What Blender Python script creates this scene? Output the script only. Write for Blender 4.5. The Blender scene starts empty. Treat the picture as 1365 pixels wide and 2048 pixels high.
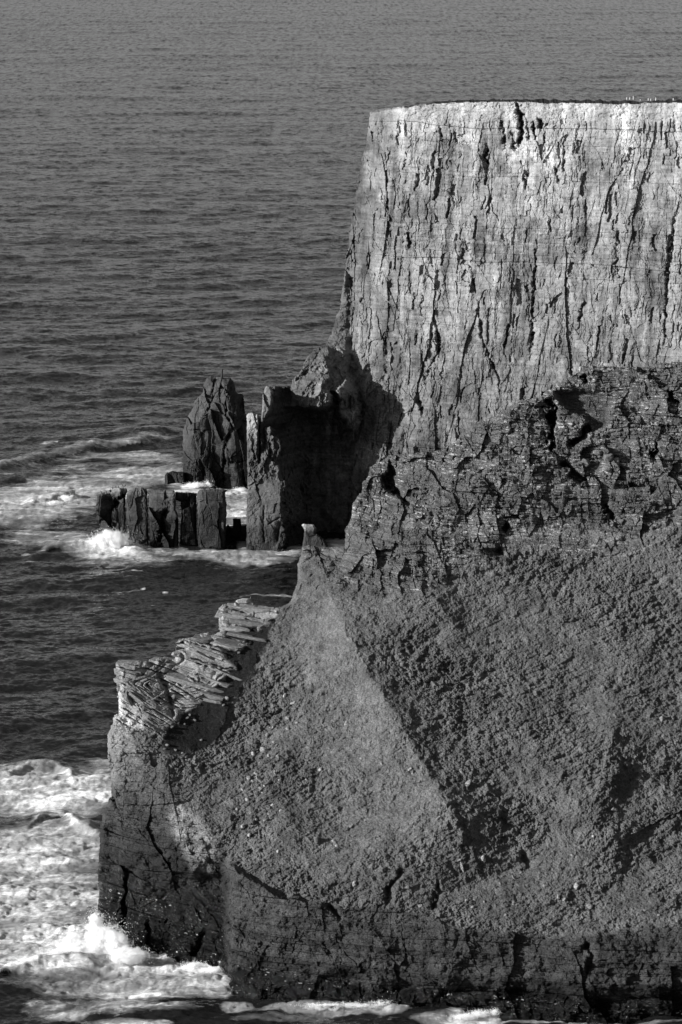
import bpy, bmesh, math, random
import numpy as np
from concurrent.futures import ThreadPoolExecutor

# ------------------------------------------------------------------ camera, light, world
sc = bpy.context.scene
C = sc.collection
CAM_H = 200.0
HALF = math.radians(8.0)
PITCH = math.radians(9.54)
FPX = 1024.0 / math.tan(HALF)
cam_d = bpy.data.cameras.new('camera')
cam_d.sensor_fit = 'VERTICAL'
cam_d.sensor_height = 36.0
cam_d.lens = 18.0 / math.tan(HALF)
cam_d.clip_start = 1.0
cam_d.clip_end = 100000.0
cam = bpy.data.objects.new('camera', cam_d)
cam.location = (0, 0, CAM_H)
cam.rotation_euler = (math.radians(90) - PITCH, 0, 0)
C.objects.link(cam)
sc.camera = cam

SUN_EL = 17.0
LT = np.array([0.90, 0.36]); LT /= np.linalg.norm(LT)       # horizontal travel of the light
sun_az = math.atan2(-LT[0], -LT[1])                           # clockwise from +Y, towards the sun
sun_d = bpy.data.lights.new('sun', 'SUN')
sun_d.energy = 5.0
sun_d.angle = math.radians(0.5)
sun_d.color = (1.0, 1.0, 1.0)
sun = bpy.data.objects.new('sun', sun_d)
import mathutils
el = math.radians(SUN_EL)
dirv = mathutils.Vector((LT[0]*math.cos(el), LT[1]*math.cos(el), -math.sin(el)))
sun.rotation_euler = dirv.to_track_quat('-Z', 'Y').to_euler()
C.objects.link(sun)

w = bpy.data.worlds.new('World')
sc.world = w
w.use_nodes = True
nt = w.node_tree
nt.nodes.clear()
sky = nt.nodes.new('ShaderNodeTexSky')
sky.sky_type = 'NISHITA'
sky.sun_disc = False
sky.sun_elevation = el
sky.sun_rotation = sun_az
bw = nt.nodes.new('ShaderNodeRGBToBW')                        # the photograph is black and white
bg = nt.nodes.new('ShaderNodeBackground')
bg.inputs['Strength'].default_value = 0.068
wo = nt.nodes.new('ShaderNodeOutputWorld')
nt.links.new(sky.outputs[0], bw.inputs[0])
nt.links.new(bw.outputs[0], bg.inputs[0])
nt.links.new(bg.outputs[0], wo.inputs[0])
sc.view_settings.view_transform = 'Standard'
sc.view_settings.look = 'None'
sc.view_settings.exposure = 0.7
sc.view_settings.gamma = 1.0
sc.cycles.max_bounces = 10
sc.cycles.diffuse_bounces = 3
sc.cycles.volume_bounces = 8

# ------------------------------------------------------------------ numeric helpers
F32 = np.float32
CP, SP = math.cos(PITCH), math.sin(PITCH)

def ray(px, py):
    a = (px - 682.5) / FPX
    b = (1024.0 - py) / FPX
    return a, CP + b * SP, -SP + b * CP

def world(px, py, Y):
    dx, dy, dz = ray(px, py)
    t = Y / dy
    return dx * t, Y, CAM_H + dz * t

def sea_y(py):
    _, dy, dz = ray(682.5, py)
    return -CAM_H / dz * dy

def project(x, y, z):
    z = z - CAM_H
    f = y * CP - z * SP
    u = y * SP + z * CP
    return 682.5 + FPX * x / f, 1024.0 - FPX * u / f

_rng = np.random.RandomState(7)
_P = _rng.permutation(512).astype(np.int32) % 256
_P = np.concatenate([_P, _P])
_G = _rng.normal(size=(256, 3)).astype(F32)
_G /= np.linalg.norm(_G, axis=1)[:, None]
POOL = ThreadPoolExecutor(4)

def chunked(fn):
    def run(*arrs, **kw):
        arrs = np.broadcast_arrays(*[np.asarray(a, dtype=F32) for a in arrs])
        sh = arrs[0].shape
        flat = [np.ascontiguousarray(a).reshape(-1) for a in arrs]
        n = flat[0].size
        if n < 20000:
            r = fn(*flat, **kw)
            return tuple(q.reshape(sh) for q in r) if isinstance(r, tuple) else r.reshape(sh)
        k = max(4, n // 60000)
        cuts = np.linspace(0, n, k + 1).astype(int)
        jobs = [POOL.submit(fn, *[f[a:b] for f in flat], **kw) for a, b in zip(cuts[:-1], cuts[1:])]
        rs = [j.result() for j in jobs]
        if isinstance(rs[0], tuple):
            return tuple(np.concatenate([r[i] for r in rs]).reshape(sh) for i in range(len(rs[0])))
        return np.concatenate(rs).reshape(sh)
    return run

@chunked
def noise3(x, y, z, seed=0):
    x = x + seed * 17.31; y = y + seed * 5.77; z = z - seed * 9.13
    xf = np.floor(x); yf = np.floor(y); zf = np.floor(z)
    X = xf.astype(np.int32) & 255; Y = yf.astype(np.int32) & 255; Z = zf.astype(np.int32) & 255
    x = x - xf; y = y - yf; z = z - zf
    u = x*x*x*(x*(x*6-15)+10); v = y*y*y*(y*(y*6-15)+10); q = z*z*z*(z*(z*6-15)+10)
    out = 0
    for dx in (0, 1):
        wx = u if dx else 1-u
        px_ = _P[(X+dx) & 255]
        for dy in (0, 1):
            wy = v if dy else 1-v
            py_ = _P[px_ + ((Y+dy) & 255)]
            for dz in (0, 1):
                wz = q if dz else 1-q
                g = _G[_P[py_ + ((Z+dz) & 255)]]
                out = out + wx*wy*wz*(g[:, 0]*(x-dx)+g[:, 1]*(y-dy)+g[:, 2]*(z-dz))
    return (out * 1.5).astype(F32)

def fbm(x, y, z, octv=4, seed=0, gain=0.5, kind='n'):
    s = 0; a = 1.0; f = 1.0; tot = 0
    for i in range(octv):
        n = noise3(x*f, y*f, z*f, seed=seed+i*3)
        if kind == 'b': n = np.abs(n)*2-0.55
        elif kind == 'r': n = 1-np.abs(n)*2.4
        s = s + a*n; tot += a
        a *= gain; f *= 2.03
    return s / tot

def _h(i, j, s):
    h = (i.astype(np.uint32)*np.uint32(374761393) + j.astype(np.uint32)*np.uint32(668265263) + np.uint32(s*97531+1))
    h = (h ^ (h >> np.uint32(13))) * np.uint32(1274126177)
    h = h ^ (h >> np.uint32(16))
    h = h * np.uint32(2246822519)
    h = h ^ (h >> np.uint32(15))
    return (h & np.uint32(0xFFFFFF)).astype(F32) / F32(0x1000000)

@chunked
def voro(u, v, seed=0, jit=0.9):
    iu = np.floor(u).astype(np.int32); iv = np.floor(v).astype(np.int32)
    f1 = np.full(u.shape, 9.0, F32); f2 = f1.copy(); idv = np.zeros(u.shape, F32); ox = idv.copy(); oy = idv.copy()
    for a in (-1, 0, 1):
        for b in (-1, 0, 1):
            ci = iu+a; cj = iv+b
            x = ci + 0.5 + jit*(_h(ci, cj, seed)-0.5); y = cj + 0.5 + jit*(_h(ci, cj, seed+1)-0.5)
            d = np.abs(x-u)*0.75 + np.sqrt((x-u)**2+(y-v)**2)*0.45
            r = _h(ci, cj, seed+2)
            c = d < f1
            f2 = np.where(c, f1, np.minimum(f2, d)); idv = np.where(c, r, idv); ox = np.where(c, u-x, ox); oy = np.where(c, v-y, oy); f1 = np.where(c, d, f1)
    return f1, f2-f1, idv, ox, oy

def ss(a, b, x):
    t = np.clip((x-a)/(b-a), 0, 1)
    return t*t*(3-2*t)

def seg_dist(px, py, pts, closed=False):
    """distance to a polyline, the side it lies on and the place along it (0..1)"""
    best = np.full(px.shape, 1e9, F32); side = np.zeros(px.shape, F32); along = np.zeros(px.shape, F32)
    n = len(pts)
    m = n if closed else n-1
    for i in range(m):
        ax, ay = pts[i][:2]; bx, by = pts[(i+1) % n][:2]
        ex, ey = bx-ax, by-ay
        L = ex*ex+ey*ey+1e-9
        t = np.clip(((px-ax)*ex+(py-ay)*ey)/L, 0, 1)
        dx = px-(ax+t*ex); dy = py-(ay+t*ey)
        d = dx*dx+dy*dy
        c = d < best
        best = np.where(c, d, best)
        side = np.where(c, np.sign(ex*dy-ey*dx), side)
        along = np.where(c, (i+t)/m, along)
    return np.sqrt(best), side, along

def inside(px, py, pts):
    r = np.zeros(px.shape, bool)
    n = len(pts)
    for i in range(n):
        ax, ay = pts[i][:2]; bx, by = pts[(i+1) % n][:2]
        if ay == by: continue
        c = ((ay > py) != (by > py)) & (px < (bx-ax)*(py-ay)/(by-ay)+ax)
        r ^= c
    return r

def soft_in(px, py, pts, w):
    d, _, _ = seg_dist(px, py, pts, True)
    s = np.where(inside(px, py, pts), d, -d)
    return ss(-w, w, s)

def tps(ctrl, gx, gy):
    c = np.array(ctrl, float)
    P = c[:, :2]/500.0
    n = len(P)
    K = np.sqrt(((P[:, None]-P[None])**2).sum(-1))
    K = np.where(K > 0, K*K*np.log(K+1e-12), 0) + np.eye(n)*2e-3
    A = np.zeros((n+3, n+3)); A[:n, :n] = K; A[:n, n] = 1; A[:n, n+1:] = P
    A[n:, :n] = A[:n, n:].T
    sol = np.linalg.solve(A, np.concatenate([c[:, 2], [0, 0, 0]]))
    # evaluated on a coarse lattice, then bilinear
    x0, x1, y0, y1 = gx.min(), gx.max(), gy.min(), gy.max()
    nx = int((x1-x0)/10)+3; ny = int((y1-y0)/10)+3
    X, Y = np.meshgrid(np.linspace(x0, x1, nx), np.linspace(y0, y1, ny))
    Q = np.stack([X.ravel(), Y.ravel()], 1)/500.0
    D = np.sqrt(((Q[:, None]-P[None])**2).sum(-1))
    D = np.where(D > 0, D*D*np.log(D+1e-12), 0)
    Z = (D @ sol[:n] + sol[n] + Q @ sol[n+1:]).reshape(ny, nx)
    u = (gx-x0)/(x1-x0)*(nx-1); v = (gy-y0)/(y1-y0)*(ny-1)
    i = np.clip(u.astype(int), 0, nx-2); j = np.clip(v.astype(int), 0, ny-2)
    a = u-i; b = v-j
    return (Z[j, i]*(1-a)*(1-b)+Z[j, i+1]*a*(1-b)+Z[j+1, i]*(1-a)*b+Z[j+1, i+1]*a*b).astype(F32)

# ------------------------------------------------------------------ materials
def new_mat(name):
    m = bpy.data.materials.new(name)
    m.use_nodes = True
    n = m.node_tree
    n.nodes.clear()
    o = n.nodes.new('ShaderNodeOutputMaterial')
    b = n.nodes.new('ShaderNodeBsdfPrincipled')
    n.links.new(b.outputs[0], o.inputs[0])
    return m, n, b

def mth(n, op, a, b=None, c=None, clamp=False):
    x = n.nodes.new('ShaderNodeMath'); x.operation = op; x.use_clamp = clamp
    for i, v in enumerate((a, b, c)):
        if v is None: continue
        if isinstance(v, (int, float)): x.inputs[i].default_value = v
        else: n.links.new(v, x.inputs[i])
    return x.outputs[0]

def ntex(n, scale, detail=4, rough=0.55, vec=(1, 1, 1), dist=0.0):
    tc = n.nodes.new('ShaderNodeTexCoord')
    mp = n.nodes.new('ShaderNodeMapping')
    mp.inputs['Scale'].default_value = vec
    n.links.new(tc.outputs['Object'], mp.inputs[0])
    t = n.nodes.new('ShaderNodeTexNoise')
    t.inputs['Scale'].default_value = scale
    t.inputs['Detail'].default_value = detail
    t.inputs['Roughness'].default_value = rough
    t.inputs['Distortion'].default_value = dist
    n.links.new(mp.outputs[0], t.inputs['Vector'])
    return t.outputs[0]

def rng_node(n, v, a, b, c, d):
    x = n.nodes.new('ShaderNodeMapRange')
    n.links.new(v, x.inputs[0])
    for i, k in enumerate((a, b, c, d)): x.inputs[i+1].default_value = k
    return x.outputs[0]

def surface_mat(name, s1=1.6, s2=0.35, stretch=(1, 1, 1), amp=0.55, bump=0.25):
    """albedo and wetness come from attributes of the terrain; fine mottling and grain from noise"""
    m, n, b = new_mat(name)
    at = n.nodes.new('ShaderNodeAttribute'); at.attribute_name = 'tone'
    wt = n.nodes.new('ShaderNodeAttribute'); wt.attribute_name = 'wet'
    n1 = rng_node(n, ntex(n, s1, 5, 0.65, stretch), 0.25, 0.75, 1-amp, 1+amp)
    n2 = rng_node(n, ntex(n, s2, 4, 0.6, stretch), 0.3, 0.7, 0.8, 1.2)
    col = mth(n, 'MULTIPLY', mth(n, 'MULTIPLY', at.outputs['Fac'], n1), n2)
    cc = n.nodes.new('ShaderNodeCombineColor')
    for i in range(3): n.links.new(col, cc.inputs[i])
    n.links.new(cc.outputs[0], b.inputs['Base Color'])
    n.links.new(rng_node(n, wt.outputs['Fac'], 0, 1, 0.95, 0.12), b.inputs['Roughness'])
    n.links.new(rng_node(n, wt.outputs['Fac'], 0, 1, 0.05, 0.35), b.inputs['Specular IOR Level'])
    bp = n.nodes.new('ShaderNodeBump')
    bp.inputs['Strength'].default_value = bump
    bp.inputs['Distance'].default_value = 0.5
    n.links.new(ntex(n, s1*1.7, 5, 0.7, stretch), bp.inputs['Height'])
    n.links.new(bp.outputs[0], b.inputs['Normal'])
    return m

M_CLIFF = surface_mat('pale_cliff_rock', 0.9, 0.12, (1, 1, 1.6), 0.38, 0.5)
M_NEAR = surface_mat('tussocky_slope_and_rock', 3.2, 0.4, (1, 1, 1.3), 0.72, 0.9)
M_STACK = surface_mat('dark_stack_rock', 1.1, 0.2, (1, 1, 1.3), 0.4, 0.5)
M_BOULDER = surface_mat('boulder_rock', 1.6, 0.8, (1, 1, 3.5), 0.45, 1.0)

# ------------------------------------------------------------------ mesh helpers
def quads_mesh(name, verts, faces, mat, attrs=None, smooth=False):
    me = bpy.data.meshes.new(name)
    nv, nf = len(verts), len(faces)
    k = faces.shape[1]
    me.vertices.add(nv)
    me.vertices.foreach_set('co', np.ascontiguousarray(verts, F32).ravel())
    me.loops.add(nf*k)
    me.loops.foreach_set('vertex_index', np.ascontiguousarray(faces, np.int32).ravel())
    me.polygons.add(nf)
    me.polygons.foreach_set('loop_start', np.arange(0, nf*k, k, dtype=np.int32))
    me.polygons.foreach_set('use_smooth', np.full(nf, smooth))
    for an, av in (attrs or {}).items():
        a = me.attributes.new(an, 'FLOAT', 'POINT')
        a.data.foreach_set('value', np.ascontiguousarray(av, F32))
    me.update(calc_edges=True)
    me.materials.append(mat)
    ob = bpy.data.objects.new(name, me)
    C.objects.link(ob)
    return ob

def tag(o, label=None, cat=None, group=None, kind=None):
    if label: o['label'] = label
    if cat: o['category'] = cat
    if group: o['group'] = group
    if kind: o['kind'] = kind
    return o

FIELDS = {}
def relief(name, poly, fn, mat, step=1.0, T=10.0, closed=True, rag=2.5, ragscale=14.0, edge=6.0, edge_depth=3.0, seed=0, keep=False, rings=3):
    """solid rock form: a sculpted front, wrapped round the outline and carried back T metres"""
    P = np.array([p[:2] for p in poly], float)
    x0, y0 = P.min(0)-8; x1, y1 = P.max(0)+8
    px, py = np.meshgrid(np.arange(x0, x1, step), np.arange(y0, y1, step))
    px = px.astype(F32); py = py.astype(F32)
    wx = fbm(px/ragscale, py/ragscale*0.7, px*0, 4, seed+11, 0.62)*rag*2
    wy = fbm(px/ragscale, py/ragscale, px*0+5, 4, seed+12, 0.62)*rag*1.6
    qx, qy = px+wx, py+wy
    ins = inside(qx, qy, poly)
    dist, _, _ = seg_dist(qx, qy, poly, True)
    Y, tone, wet = fn(px, py, dist)
    k = np.clip(dist/edge, 0, 1)
    Y = Y + edge_depth*(1-np.sqrt(1-(1-k)**2))
    X, Yw, Z = world(px, py, Y)
    h, w_ = px.shape
    fm = ins[:-1, :-1] & ins[1:, :-1] & ins[:-1, 1:] & ins[1:, 1:]
    used = np.zeros((h, w_), bool)
    used[:-1, :-1] |= fm; used[1:, :-1] |= fm; used[:-1, 1:] |= fm; used[1:, 1:] |= fm
    idx = np.full((h, w_), -1, np.int64)
    idx[used] = np.arange(used.sum())
    V = np.stack([X[used], Yw[used], Z[used]], 1)
    tn = tone[used]; wt = wet[used]
    j, i = np.nonzero(fm)
    faces = [np.stack([idx[j, i], idx[j+1, i], idx[j+1, i+1], idx[j, i+1]], 1)]
    # boundary edges
    pf = np.pad(fm, 1)
    e = []
    a = pf[1:, 1:-1] ^ pf[:-1, 1:-1]      # horizontal edges, row r between face r-1 and r
    r, c = np.nonzero(a); e.append(np.stack([idx[r, c], idx[r, c+1]], 1))
    a = pf[1:-1, 1:] ^ pf[1:-1, :-1]
    r, c = np.nonzero(a); e.append(np.stack([idx[r, c], idx[r+1, c]], 1))
    e = np.concatenate(e)
    bv = np.unique(e)
    remap = np.full(len(V), -1, np.int64)
    Vs = [V]; tns = [tn]; wts = [wt]
    base = V[bv]
    D = base - np.array([0, 0, CAM_H]); D /= D[:, 1:2]
    prev = bv.copy()
    nxt0 = len(V)
    cen = base.mean(0)
    for q in range(1, rings+1):
        t = T*(q/rings)**1.3
        nb = base + D*t
        nb[:, 2] -= 0.06*t
        if closed:
            sh = 1-0.10*q/rings
            nb[:, 0] = cen[0]*(1+t/cen[1])+(nb[:, 0]-cen[0]*(1+t/cen[1]))*sh
        nz = fbm(nb[:, 0]*0.22, nb[:, 1]*0.22, nb[:, 2]*0.22, 4, seed+5)
        if closed:
            nb[:, 0] += nz*0.8
        else:
            g_ = min(1.0, t/6.0)
            nb[:, 0] += (np.abs(nz)*3.2+1.2*abs(nz)*(q % 2))*g_
            nb[:, 2] -= np.abs(fbm(nb[:, 0]*0.3, nb[:, 1]*0.3, nb[:, 2]*0.3, 3, seed+9))*1.6*g_
        cur = nxt0 + np.arange(len(bv)); nxt0 += len(bv)
        Vs.append(nb); tns.append(tn[bv]); wts.append(wt[bv])
        pr = remap.copy(); pr[bv] = prev
        cu = remap.copy(); cu[bv] = cur
        faces.append(np.stack([pr[e[:, 0]], pr[e[:, 1]], cu[e[:, 1]], cu[e[:, 0]]], 1))
        prev = cur
    if closed:
        D = V - np.array([0, 0, CAM_H]); D /= D[:, 1:2]
        ym = np.median(V[:, 1])
        t = T*1.0 + np.clip(ym - V[:, 1], -T*0.3, T*0.3)*0.5
        B = V + D*t[:, None]; B[:, 2] -= 0.06*t
        B[:, 0] = cen[0]*(1+T/cen[1])+(B[:, 0]-cen[0]*(1+T/cen[1]))*0.90
        isb = np.zeros(len(V), bool); isb[bv] = True
        mp = np.zeros(len(V), np.int64)
        mp[bv] = prev
        ni = np.nonzero(~isb)[0]
        mp[ni] = nxt0 + np.arange(len(ni))
        Vs.append(B[ni]); tns.append(tn[ni]); wts.append(wt[ni])
        faces.append(mp[faces[0]][:, ::-1])
    ob = quads_mesh(name, np.concatenate(Vs), np.concatenate(faces), mat,
                    {'tone': np.clip(np.concatenate(tns), 0.004, 0.9), 'wet': np.clip(np.concatenate(wts), 0, 1)})
    if keep:
        FIELDS[keep] = (x0, y0, step, Y, ins)
    return ob

def field_at(key, px, py):
    x0, y0, st, Y, ins = FIELDS[key]
    j = int(round((py-y0)/st)); i = int(round((px-x0)/st))
    return float(np.median(Y[max(j-2, 0):j+3, max(i-2, 0):i+3]))

# ------------------------------------------------------------------ sea
def ocean_tile(N, L, lmin, lmax, wdir, spread, rms_slope, seed):
    r = np.random.RandomState(seed)
    k1 = np.fft.fftfreq(N, L/N)*2*np.pi
    kx, ky = np.meshgrid(k1, k1)
    k = np.hypot(kx, ky); k[0, 0] = 1
    cosd = (kx*wdir[0]+ky*wdir[1])/k
    S = k**-3.4*np.abs(cosd)**spread
    S *= np.exp(-(k*lmin/(2*np.pi))**2)*np.exp(-((2*np.pi/k)/lmax)**2)
    S[0, 0] = 0
    a = (r.normal(size=(N, N))+1j*r.normal(size=(N, N)))*np.sqrt(S)
    hgt = np.fft.ifft2(a).real
    gx, gy = np.gradient(hgt, L/N)
    hgt *= rms_slope/np.sqrt((gx**2+gy**2).mean())
    dx = np.fft.ifft2(-1j*kx/k*np.fft.fft2(hgt)).real
    dy = np.fft.ifft2(-1j*ky/k*np.fft.fft2(hgt)).real
    return hgt.astype(F32), dx.astype(F32), dy.astype(F32), L

def tile_at(t, x, y, which=0):
    g, L = t[which], t[3]
    N = g.shape[0]
    u = (x/L*N) % N; v = (y/L*N) % N
    i = u.astype(np.int32) % N; j = v.astype(np.int32) % N
    a = u-np.floor(u); b = v-np.floor(v)
    i1 = (i+1) % N; j1 = (j+1) % N
    return g[j, i]*(1-a)*(1-b)+g[j, i1]*a*(1-b)+g[j1, i]*(1-a)*b+g[j1, i1]*a*b

# breaking crests: polyline seen on the water, height, foam on the crest
CRESTS = [
    ([(-60, 945), (0, 936), (70, 921), (130, 905), (200, 892), (280, 884), (370, 868)], 2.6, 13, 0.55),
    ([(60, 885), (120, 880), (220, 872), (370, 860)], 1.0, 8, 0.35),
    ([(40, 1012), (90, 1008), (130, 998), (152, 990)], 1.8, 9, 1.0),
    ([(-40, 1556), (20, 1545), (60, 1530), (110, 1528), (140, 1545), (150, 1570)], 1.2, 9, 0.95),
    ([(40, 1660), (90, 1630), (125, 1632), (160, 1655), (215, 1672)], 1.1, 9, 0.95),
    ([(-40, 1962), (20, 1950), (80, 1938), (140, 1932), (200, 1938)], 1.3, 7, 0.9),
    ([(60, 1110), (110, 1098), (170, 1092), (250, 1098), (310, 1112)], 1.6, 8, 0.6),
    ([(300, 1912), (360, 1922), (430, 1938), (470, 1950)], 1.0, 6, 1.0),
]
# foam: (x, y, rx, ry, amount)
FOAM = [
    (40, 1010, 170, 42, 0.95), (160, 985, 150, 30, 0.8), (300, 950, 110, 22, 0.85), (430, 985, 110, 18, 0.95),
    (470, 1010, 40, 45, 0.9), (260, 912, 150, 12, 0.55), (120, 940, 170, 16, 0.35),
    (230, 1098, 100, 20, 1.0), (420, 1108, 190, 12, 0.8), (560, 1096, 60, 12, 0.7), (650, 1092, 60, 8, 0.6), (690, 1083, 40, 7, 0.95),
    (100, 1080, 110, 20, 0.55), (490, 1085, 30, 12, 0.8), (300, 1120, 200, 12, 0.4),
    (272, 1137, 12, 3, 1.0), (290, 1166, 9, 2.5, 0.9), (300, 1208, 9, 3, 0.9), (70, 1118, 22, 3, 0.9), (55, 1108, 10, 3, 0.9), (335, 1182, 6, 2, 0.8),
    (250, 1170, 40, 2, 0.45), (540, 1188, 60, 2, 0.45),
    (100, 1575, 160, 55, 0.95), (210, 1525, 50, 16, 0.7), (190, 1560, 50, 60, 0.4), (80, 1700, 190, 60, 0.93), (60, 1800, 190, 80, 0.92),
    (130, 1890, 160, 60, 1.1), (40, 1880, 130, 60, 0.85), (300, 1930, 190, 28, 1.05), (250, 1965, 230, 30, 0.78),
    (400, 1965, 110, 28, 0.8), (120, 1935, 140, 20, 0.9), (230, 2015, 190, 22, 0.5), (130, 2030, 50, 14, 0.95), (250, 2046, 90, 10, 0.7),
    (470, 2008, 40, 12, 1.0), (600, 2012, 130, 9, 0.8), (770, 2014, 60, 16, 1.1), (700, 2022, 110, 8, 0.6), (880, 2035, 70, 8, 0.6), (960, 2036, 70, 12, 1.1),
    (1100, 2040, 90, 5, 0.75), (1260, 2040, 120, 4, 0.6), (560, 2030, 120, 10, 0.5),
]

def build_sea():
    t1 = ocean_tile(512, 420.0, 7.0, 60.0, (-0.18, 0.98), 3.0, 0.115, 3)
    t2 = ocean_tile(512, 97.0, 1.0, 12.0, (-0.30, 0.95), 1.2, 0.24, 4)
    rows = np.concatenate([np.arange(2140, -20, -1.15), np.arange(-22, -150, -4.0), np.arange(-150, -199.5, -1.5)])
    ys = np.concatenate([[60.0, 250.0, 450.0], sea_y(rows), [90000.0]]).astype(np.float64)
    t = np.concatenate([np.linspace(-1.2, -0.13, 10)[:-1], np.linspace(-0.13, 0.10, 700), np.linspace(0.10, 1.2, 10)[1:]])
    # columns only dense where open water is
    Yg, Tg = np.meshgrid(ys, t, indexing='ij')
    Yg = Yg.astype(F32); Xg = (Yg*Tg).astype(F32)
    jit = (fbm(Xg*0.37, Yg*0.37, Xg*0, 1, 5))
    near = 1-ss(1500, 3800, Yg)
    small = 1-ss(900, 2600, Yg)
    t3 = ocean_tile(512, 2600.0, 40.0, 260.0, (-0.1, 1.0), 4.0, 0.03, 6)
    h = tile_at(t1, Xg, Yg)*(0.45+0.55*near)+tile_at(t3, Xg, Yg)
    calm = 0.8+0.3*fbm(Xg/160, Yg/160, Xg*0, 2, 8)
    h = h + tile_at(t2, Xg, Yg)*small*calm
    ox = (tile_at(t1, Xg, Yg, 1)+tile_at(t2, Xg, Yg, 1)*small)*0.6*near
    oy = (tile_at(t1, Xg, Yg, 2)+tile_at(t2, Xg, Yg, 2)*small)*0.6*near
    PX, PY = project(Xg, Yg, Xg*0)
    foam = np.zeros_like(Xg)
    sel = (Yg > 560) & (Yg < 1500)
    wxp = fbm(Xg/14, Yg/26, Xg*0, 4, 21)
    wyp = fbm(Xg/14, Yg/26, Xg*0+9, 4, 22)
    qx = PX+wxp*38; qy = PY+wyp*16
    f = np.zeros_like(Xg)
    for (x, y, rx, ry, am) in FOAM:
        small_b = rx < 30
        ax, ay = (PX+wxp*22, y+(PY+wyp*3-y)*1.7) if small_b else (qx, qy)
        d = ((ax-x)/rx)**2+((ay-y)/ry)**2
        f = np.maximum(f, am*np.clip(1.25-d, 0, 1)**0.7)
    # crests
    for (pl, hh, wd, fo) in CRESTS:
        d, s, al = seg_dist(PX, PY+wyp*3, pl)
        tp = np.clip(np.minimum(al, 1-al)*6, 0, 1)
        # the side towards the viewer is steep, the back long
        up = s < 0
        mpp = 1.0
        sgn = np.where(s > 0, d, -d)       # >0 : below the crest in the view
        prof = np.where(sgn > 0, np.exp(-(sgn/(wd*0.55))**2), np.exp(-(sgn/(wd*1.6))**2))
        h = h + hh*prof*tp*(1+0.5*wyp)
        f = np.maximum(f, fo*tp*np.exp(-(np.minimum(d, 60)/(wd*0.7))**2)*(sgn < wd*0.4))
    foam = np.where(sel, f, 0)
    h = h + foam*0.5*fbm(Xg/2.2, Yg/3.2, Xg*0, 4, 31)*(foam > 0.02)
    h = h - np.where(Yg > 1.0, (Yg**2+Xg**2)/(2*6371000.0)*0, 0)
    V = np.stack([Xg+ox, Yg+oy, h], -1).reshape(-1, 3)
    R, K = Xg.shape
    idx = np.arange(R*K).reshape(R, K)
    faces = np.stack([idx[:-1, :-1], idx[:-1, 1:], idx[1:, 1:], idx[1:, :-1]], -1).reshape(-1, 4)
    m, n, b = new_mat('sea_water_with_foam')
    at = n.nodes.new('ShaderNodeAttribute'); at.attribute_name = 'foam'
    # lacy foam threshold
    a1 = ntex(n, 0.8, 9, 0.74, (0.4, 0.8, 1), 0.4)
    a2 = ntex(n, 0.45, 6, 0.65, (0.6, 0.8, 1), 1.6)
    lace = mth(n, 'ABSOLUTE', mth(n, 'SUBTRACT', a2, 0.5))
    lace = mth(n, 'MULTIPLY', lace, 1.5)
    val = mth(n, 'ADD', mth(n, 'ADD', at.outputs['Fac'], mth(n, 'MULTIPLY', mth(n, 'SUBTRACT', a1, 0.5), 1.9)), mth(n, 'MULTIPLY', lace, -0.9))
    big_ = ntex(n, 0.075, 6, 0.62, (0.55, 1.3, 1), 0.9)
    val = mth(n, 'ADD', val, mth(n, 'MULTIPLY', mth(n, 'SUBTRACT', big_, 0.53), 3.4))
    fo = rng_node(n, val, 0.22, 1.25, 0.0, 1.0)
    on = rng_node(n, at.outputs['Fac'], 0.02, 0.2, 0.0, 1.0)
    fo = mth(n, 'MULTIPLY', fo, on)
    fo = mth(n, 'POWER', fo, 1.15)
    milky = rng_node(n, mth(n, 'ADD', at.outputs['Fac'], mth(n, 'MULTIPLY', mth(n, 'SUBTRACT', big_, 0.5), 1.5)), 0.25, 0.95, 0.0, 0.42)
    fo = mth(n, 'MAXIMUM', fo, mth(n, 'MULTIPLY', milky, on))
    mix = n.nodes.new('ShaderNodeMixShader')
    white = n.nodes.new('ShaderNodeBsdfDiffuse')
    white.inputs[0].default_value = (0.9, 0.9, 0.9, 1)
    b.inputs['Base Color'].default_value = (0.012, 0.012, 0.012, 1)
    b.inputs['Roughness'].default_value = 0.16
    b.inputs['IOR'].default_value = 1.33
    out = [x for x in n.nodes if x.type == 'OUTPUT_MATERIAL'][0]
    # wind ripples: facets leaning every way at several sizes
    geo = n.nodes.new('ShaderNodeNewGeometry')
    acc = geo.outputs['Normal']
    for (scl, det, kx, ky, vx) in ((1.3, 3, 0.6, 1.0, (0.6, 1, 1)), (0.4, 3, 0.5, 1.1, (0.6, 0.8, 1)), (0.06, 4, 0.15, 0.28, (0.9, 0.35, 1)), (0.004, 3, 0.0, 0.12, (0.6, 1, 1))):
        tc = n.nodes.new('ShaderNodeTexCoord'); mp = n.nodes.new('ShaderNodeMapping'); mp.inputs['Scale'].default_value = vx
        n.links.new(tc.outputs['Object'], mp.inputs[0])
        tx = n.nodes.new('ShaderNodeTexNoise'); tx.inputs['Scale'].default_value = scl; tx.inputs['Detail'].default_value = det; tx.inputs['Roughness'].default_value = 0.6
        n.links.new(mp.outputs[0], tx.inputs['Vector'])
        sb = n.nodes.new('ShaderNodeVectorMath'); sb.operation = 'SUBTRACT'; n.links.new(tx.outputs['Color'], sb.inputs[0]); sb.inputs[1].default_value = (0.5, 0.5, 0.5)
        ml = n.nodes.new('ShaderNodeVectorMath'); ml.operation = 'MULTIPLY'; n.links.new(sb.outputs[0], ml.inputs[0]); ml.inputs[1].default_value = (kx, ky, 0)
        ad = n.nodes.new('ShaderNodeVectorMath'); ad.operation = 'ADD'; n.links.new(acc, ad.inputs[0]); n.links.new(ml.outputs[0], ad.inputs[1])
        acc = ad.outputs[0]
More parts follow.
